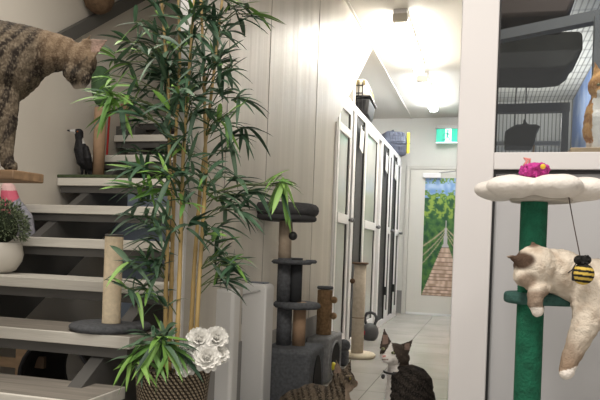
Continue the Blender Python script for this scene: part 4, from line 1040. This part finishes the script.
kf = vmat('kitten_fur', .9, .5, 180, .1)
def kitten():
    z = ZF; s = z/F; dzb = -.03
    c = Vector((lf.x+.1, lf.y, lf.z+.017))
    t = thing('kitten', 'cream kitten with dark ears draped over the teal step, one foreleg dangling', 'cat', c)
    P = lambda x, y, dz=0: D(x, y, z+dz+dzb); b = bmesh.new()
    chain(b, [(P(544, 268, -.03), 20*s), (P(560, 272, -.03), 23*s), (P(580, 282, -.02), 25*s), (P(603, 288), 29*s), (P(640, 287, .02), 31*s), (P(675, 287, .04), 27*s)])
    sph(b, P(535, 266, -.05), (20*s, 20*s, 20.5*s), 3)
    sph(b, P(526, 276, -.06), (12*s, 12*s, 11*s), 3)
    sph(b, P(534, 281, -.06), (12*s, 12*s, 10*s), 3)
    cone(b, P(523, 262, -.075), P(507, 256, -.08), 8*s, 2.4*s, Up)
    cone(b, P(537, 252, -.02), P(532, 240, .0), 8*s, 2.4*s, Rt)
    # near foreleg curled over the step
    chain(b, [(P(543, 284, -.06), 10*s), (P(536, 293, -.09), 8.5*s), (P(535, 303, -.10), 7*s), (P(537.5, 311, -.10), 5.8*s)])
    # dangling foreleg
    chain(b, [(P(592, 292, -.06), 22*s), (P(590, 312, -.09), 16*s), (P(584, 328, -.10), 12.5*s), (P(576, 346, -.10), 10*s), (P(570, 360, -.10), 8.5*s), (P(567, 370, -.105), 7.5*s), (P(566, 373, -.11), 6.5*s)])
    chain(b, [(P(690, 300, .0), 20*s), (P(680, 315, -.05), 10*s)]); chain(b, [(P(700, 290, .05), 8*s), (P(735, 310, .05), 6*s), (P(755, 345, .05), 5*s)])
    C0 = (.74, .66, .56); BRN = (.09, .058, .042)
    def col(p, n):
        x, y, zz = proj(p); nz = noise.noise(p*35); n2 = noise.noise(p*110)
        c_ = mix(C0, (.50, .40, .31), sstep(-.2, .9, nz+.4*n2)); c_ = mix(c_, (.80, .74, .66), max(0, n2)*.6)
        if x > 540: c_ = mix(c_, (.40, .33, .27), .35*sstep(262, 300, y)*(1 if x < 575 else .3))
        d = math.hypot((x-520)/17, (y-260)/9.5); c_ = mix(c_, BRN, 1-sstep(.7, 1.15, d+nz*.25))
        d = math.hypot((x-534)/9, (y-243)/6); c_ = mix(c_, (.22, .15, .11), 1-sstep(.6, 1.1, d+nz*.2))
        d = math.hypot((x-527)/12, (y-281)/9); c_ = mix(c_, (.24, .16, .11), .75*(1-sstep(.5, 1.2, d+nz*.2)))
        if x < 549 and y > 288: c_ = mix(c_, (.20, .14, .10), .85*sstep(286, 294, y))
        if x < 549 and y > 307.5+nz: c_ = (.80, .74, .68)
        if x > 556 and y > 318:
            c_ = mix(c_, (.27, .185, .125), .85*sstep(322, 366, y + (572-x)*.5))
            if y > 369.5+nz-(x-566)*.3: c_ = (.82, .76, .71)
        return c_
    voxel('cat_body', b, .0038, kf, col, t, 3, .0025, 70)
kitten()
# bee toy
zb_ = ZF-.17; s = zb_/F
c = D(582, 285, zb_)
bee = thing('bee_toy', 'striped yellow and black bee toy hanging on a cord from the white flower bed', 'cat toy', c)
b = bmesh.new(); top = D(568.5, 196, ZF-.1); tube(b, [top, D(574, 226, zb_+.02), D(580, 256, zb_)], .0016, 6); obj('cord', b, mat('cord_brown', (.06, .04, .035), .7), bee)
cb = D(583, 274, zb_); b = bmesh.new()
sph(b, (0, 0, 0), (10.6*s, 10*s, 10.8*s), 5); la = b.verts.layers.float_color.new('col')
for v in b.verts: v[la] = ((.66, .47, .10, 1) if math.sin(v.co.z/s*1.25+1.0+v.co.x/s*.1) > -.05 else (.02, .018, .015, 1)) if v.co.z < 9*s else (.02, .018, .015, 1)
for v in b.verts: v.co += cb
o = obj('striped_body', b, vmat('bee_stripes', .8, .3, 150), bee, smooth=True)
b = bmesh.new(); hb_ = D(582, 259.5, zb_)
chain(b, [(D(578.5, 260, zb_), 4.8*s), (D(586.5, 260, zb_), 4.8*s)])
for i in range(40): sph(b, D(582.5+R.uniform(-7, 7), 260+R.uniform(-4, 4), zb_+R.uniform(-.014, .014)), 1.6*s, 1)
voxel('fuzzy_head', b, .002, mat('black_fuzz', (.012, .012, .012), .95), None, bee, 1)
b = bmesh.new(); chain(b, [(D(575, 272, zb_-.0), 3*s), (D(573.5, 279, zb_), 2*s)]); tube(b, [D(577, 262, zb_), D(572, 270, zb_), D(568, 273, zb_)], .0015, 6)
obj('wing', b, black_m, bee, smooth=True)

# ginger cat behind the glass, on a timber ledge
zg = 2.98; s = zg/F
lz = D(590, 150.5, zg)
t = thing('inner_ledge', 'pale timber ledge behind the glass that the ginger cat sits on', 'shelf', (lz.x+.15, lz.y, lz.z-.03))
xl_ = D(569, 150, zg).x
obj('board', B(xl_, xl_+.46, lz.y-.09, lz.y+.09, lz.z-.035, lz.z), mat('pine_ledge', (.55, .38, .22), .5, var=.15, scale=8), t, bevel=.003)
obj('support', B(xl_+.3, xl_+.34, lz.y-.05, lz.y+.05, 0, lz.z-.035), MATS['pale_timber'], t)
def ginger():
    c = Vector((lz.x+.05, lz.y, lz.z)); t = thing('cat', 'ginger and white cat sitting behind the glass at the right edge', 'cat', c)
    P = lambda x, y, dz=0: D(x, y, zg+dz); b = bmesh.new()
    chain(b, [(P(606, 102), 15*s), (P(603, 115), 18*s), (P(602, 130), 19*s), (P(604, 138), 16*s)])
    sph(b, P(607, 86), (18*s, 17*s, 15*s), 3); sph(b, P(604, 92, -10*s), (8*s, 7*s, 6*s), 3)
    cone(b, P(598, 78), P(595, 63), 7*s, 2*s, Rt); cone(b, P(616, 78), P(620, 63), 7*s, 2*s, Rt)
    for x in (598, 608): chain(b, [(P(x, 118, -.05), 8*s), (P(x, 138, -.06), 6*s), (P(x-1, 147, -.06), 5.5*s)])
    chain(b, [(P(595, 140, .02), 9*s), (P(592, 145, .0), 6*s)]); chain(b, [(P(625, 138, .02), 9*s), (P(640, 146, .02), 5*s)])
    tb = tabbycol((.52, .28, .10), (.34, .15, .045), (.62, .40, .2), 70, 0, (Up+Rt*.3).normalized())
    def col(p, n):
        x, y, zz = proj(p); c_ = tb(p, n); nz = noise.noise(p*40)*2
        if y > 98 and x > 593+nz-(y-98)*.03 and x < 612 and zz < zg+.02: c_ = (.78, .74, .70)
        if abs(x-604) < 7 and 90 < y < 100: c_ = (.78, .74, .70)
        if y > 143: c_ = mix(c_, (.78, .74, .70), .7)
        return c_
    voxel('cat_body', b, .005, fur, col, t, 2, .002, 80)
    for x in (598.5, 611):
        b = bmesh.new(); sph(b, P(x, 84.5, -14.2*s), (2*s, 1.4*s, 1.5*s), 2); obj('eye', b, MATS['cat_eye_amber'], t, smooth=True)
ginger()
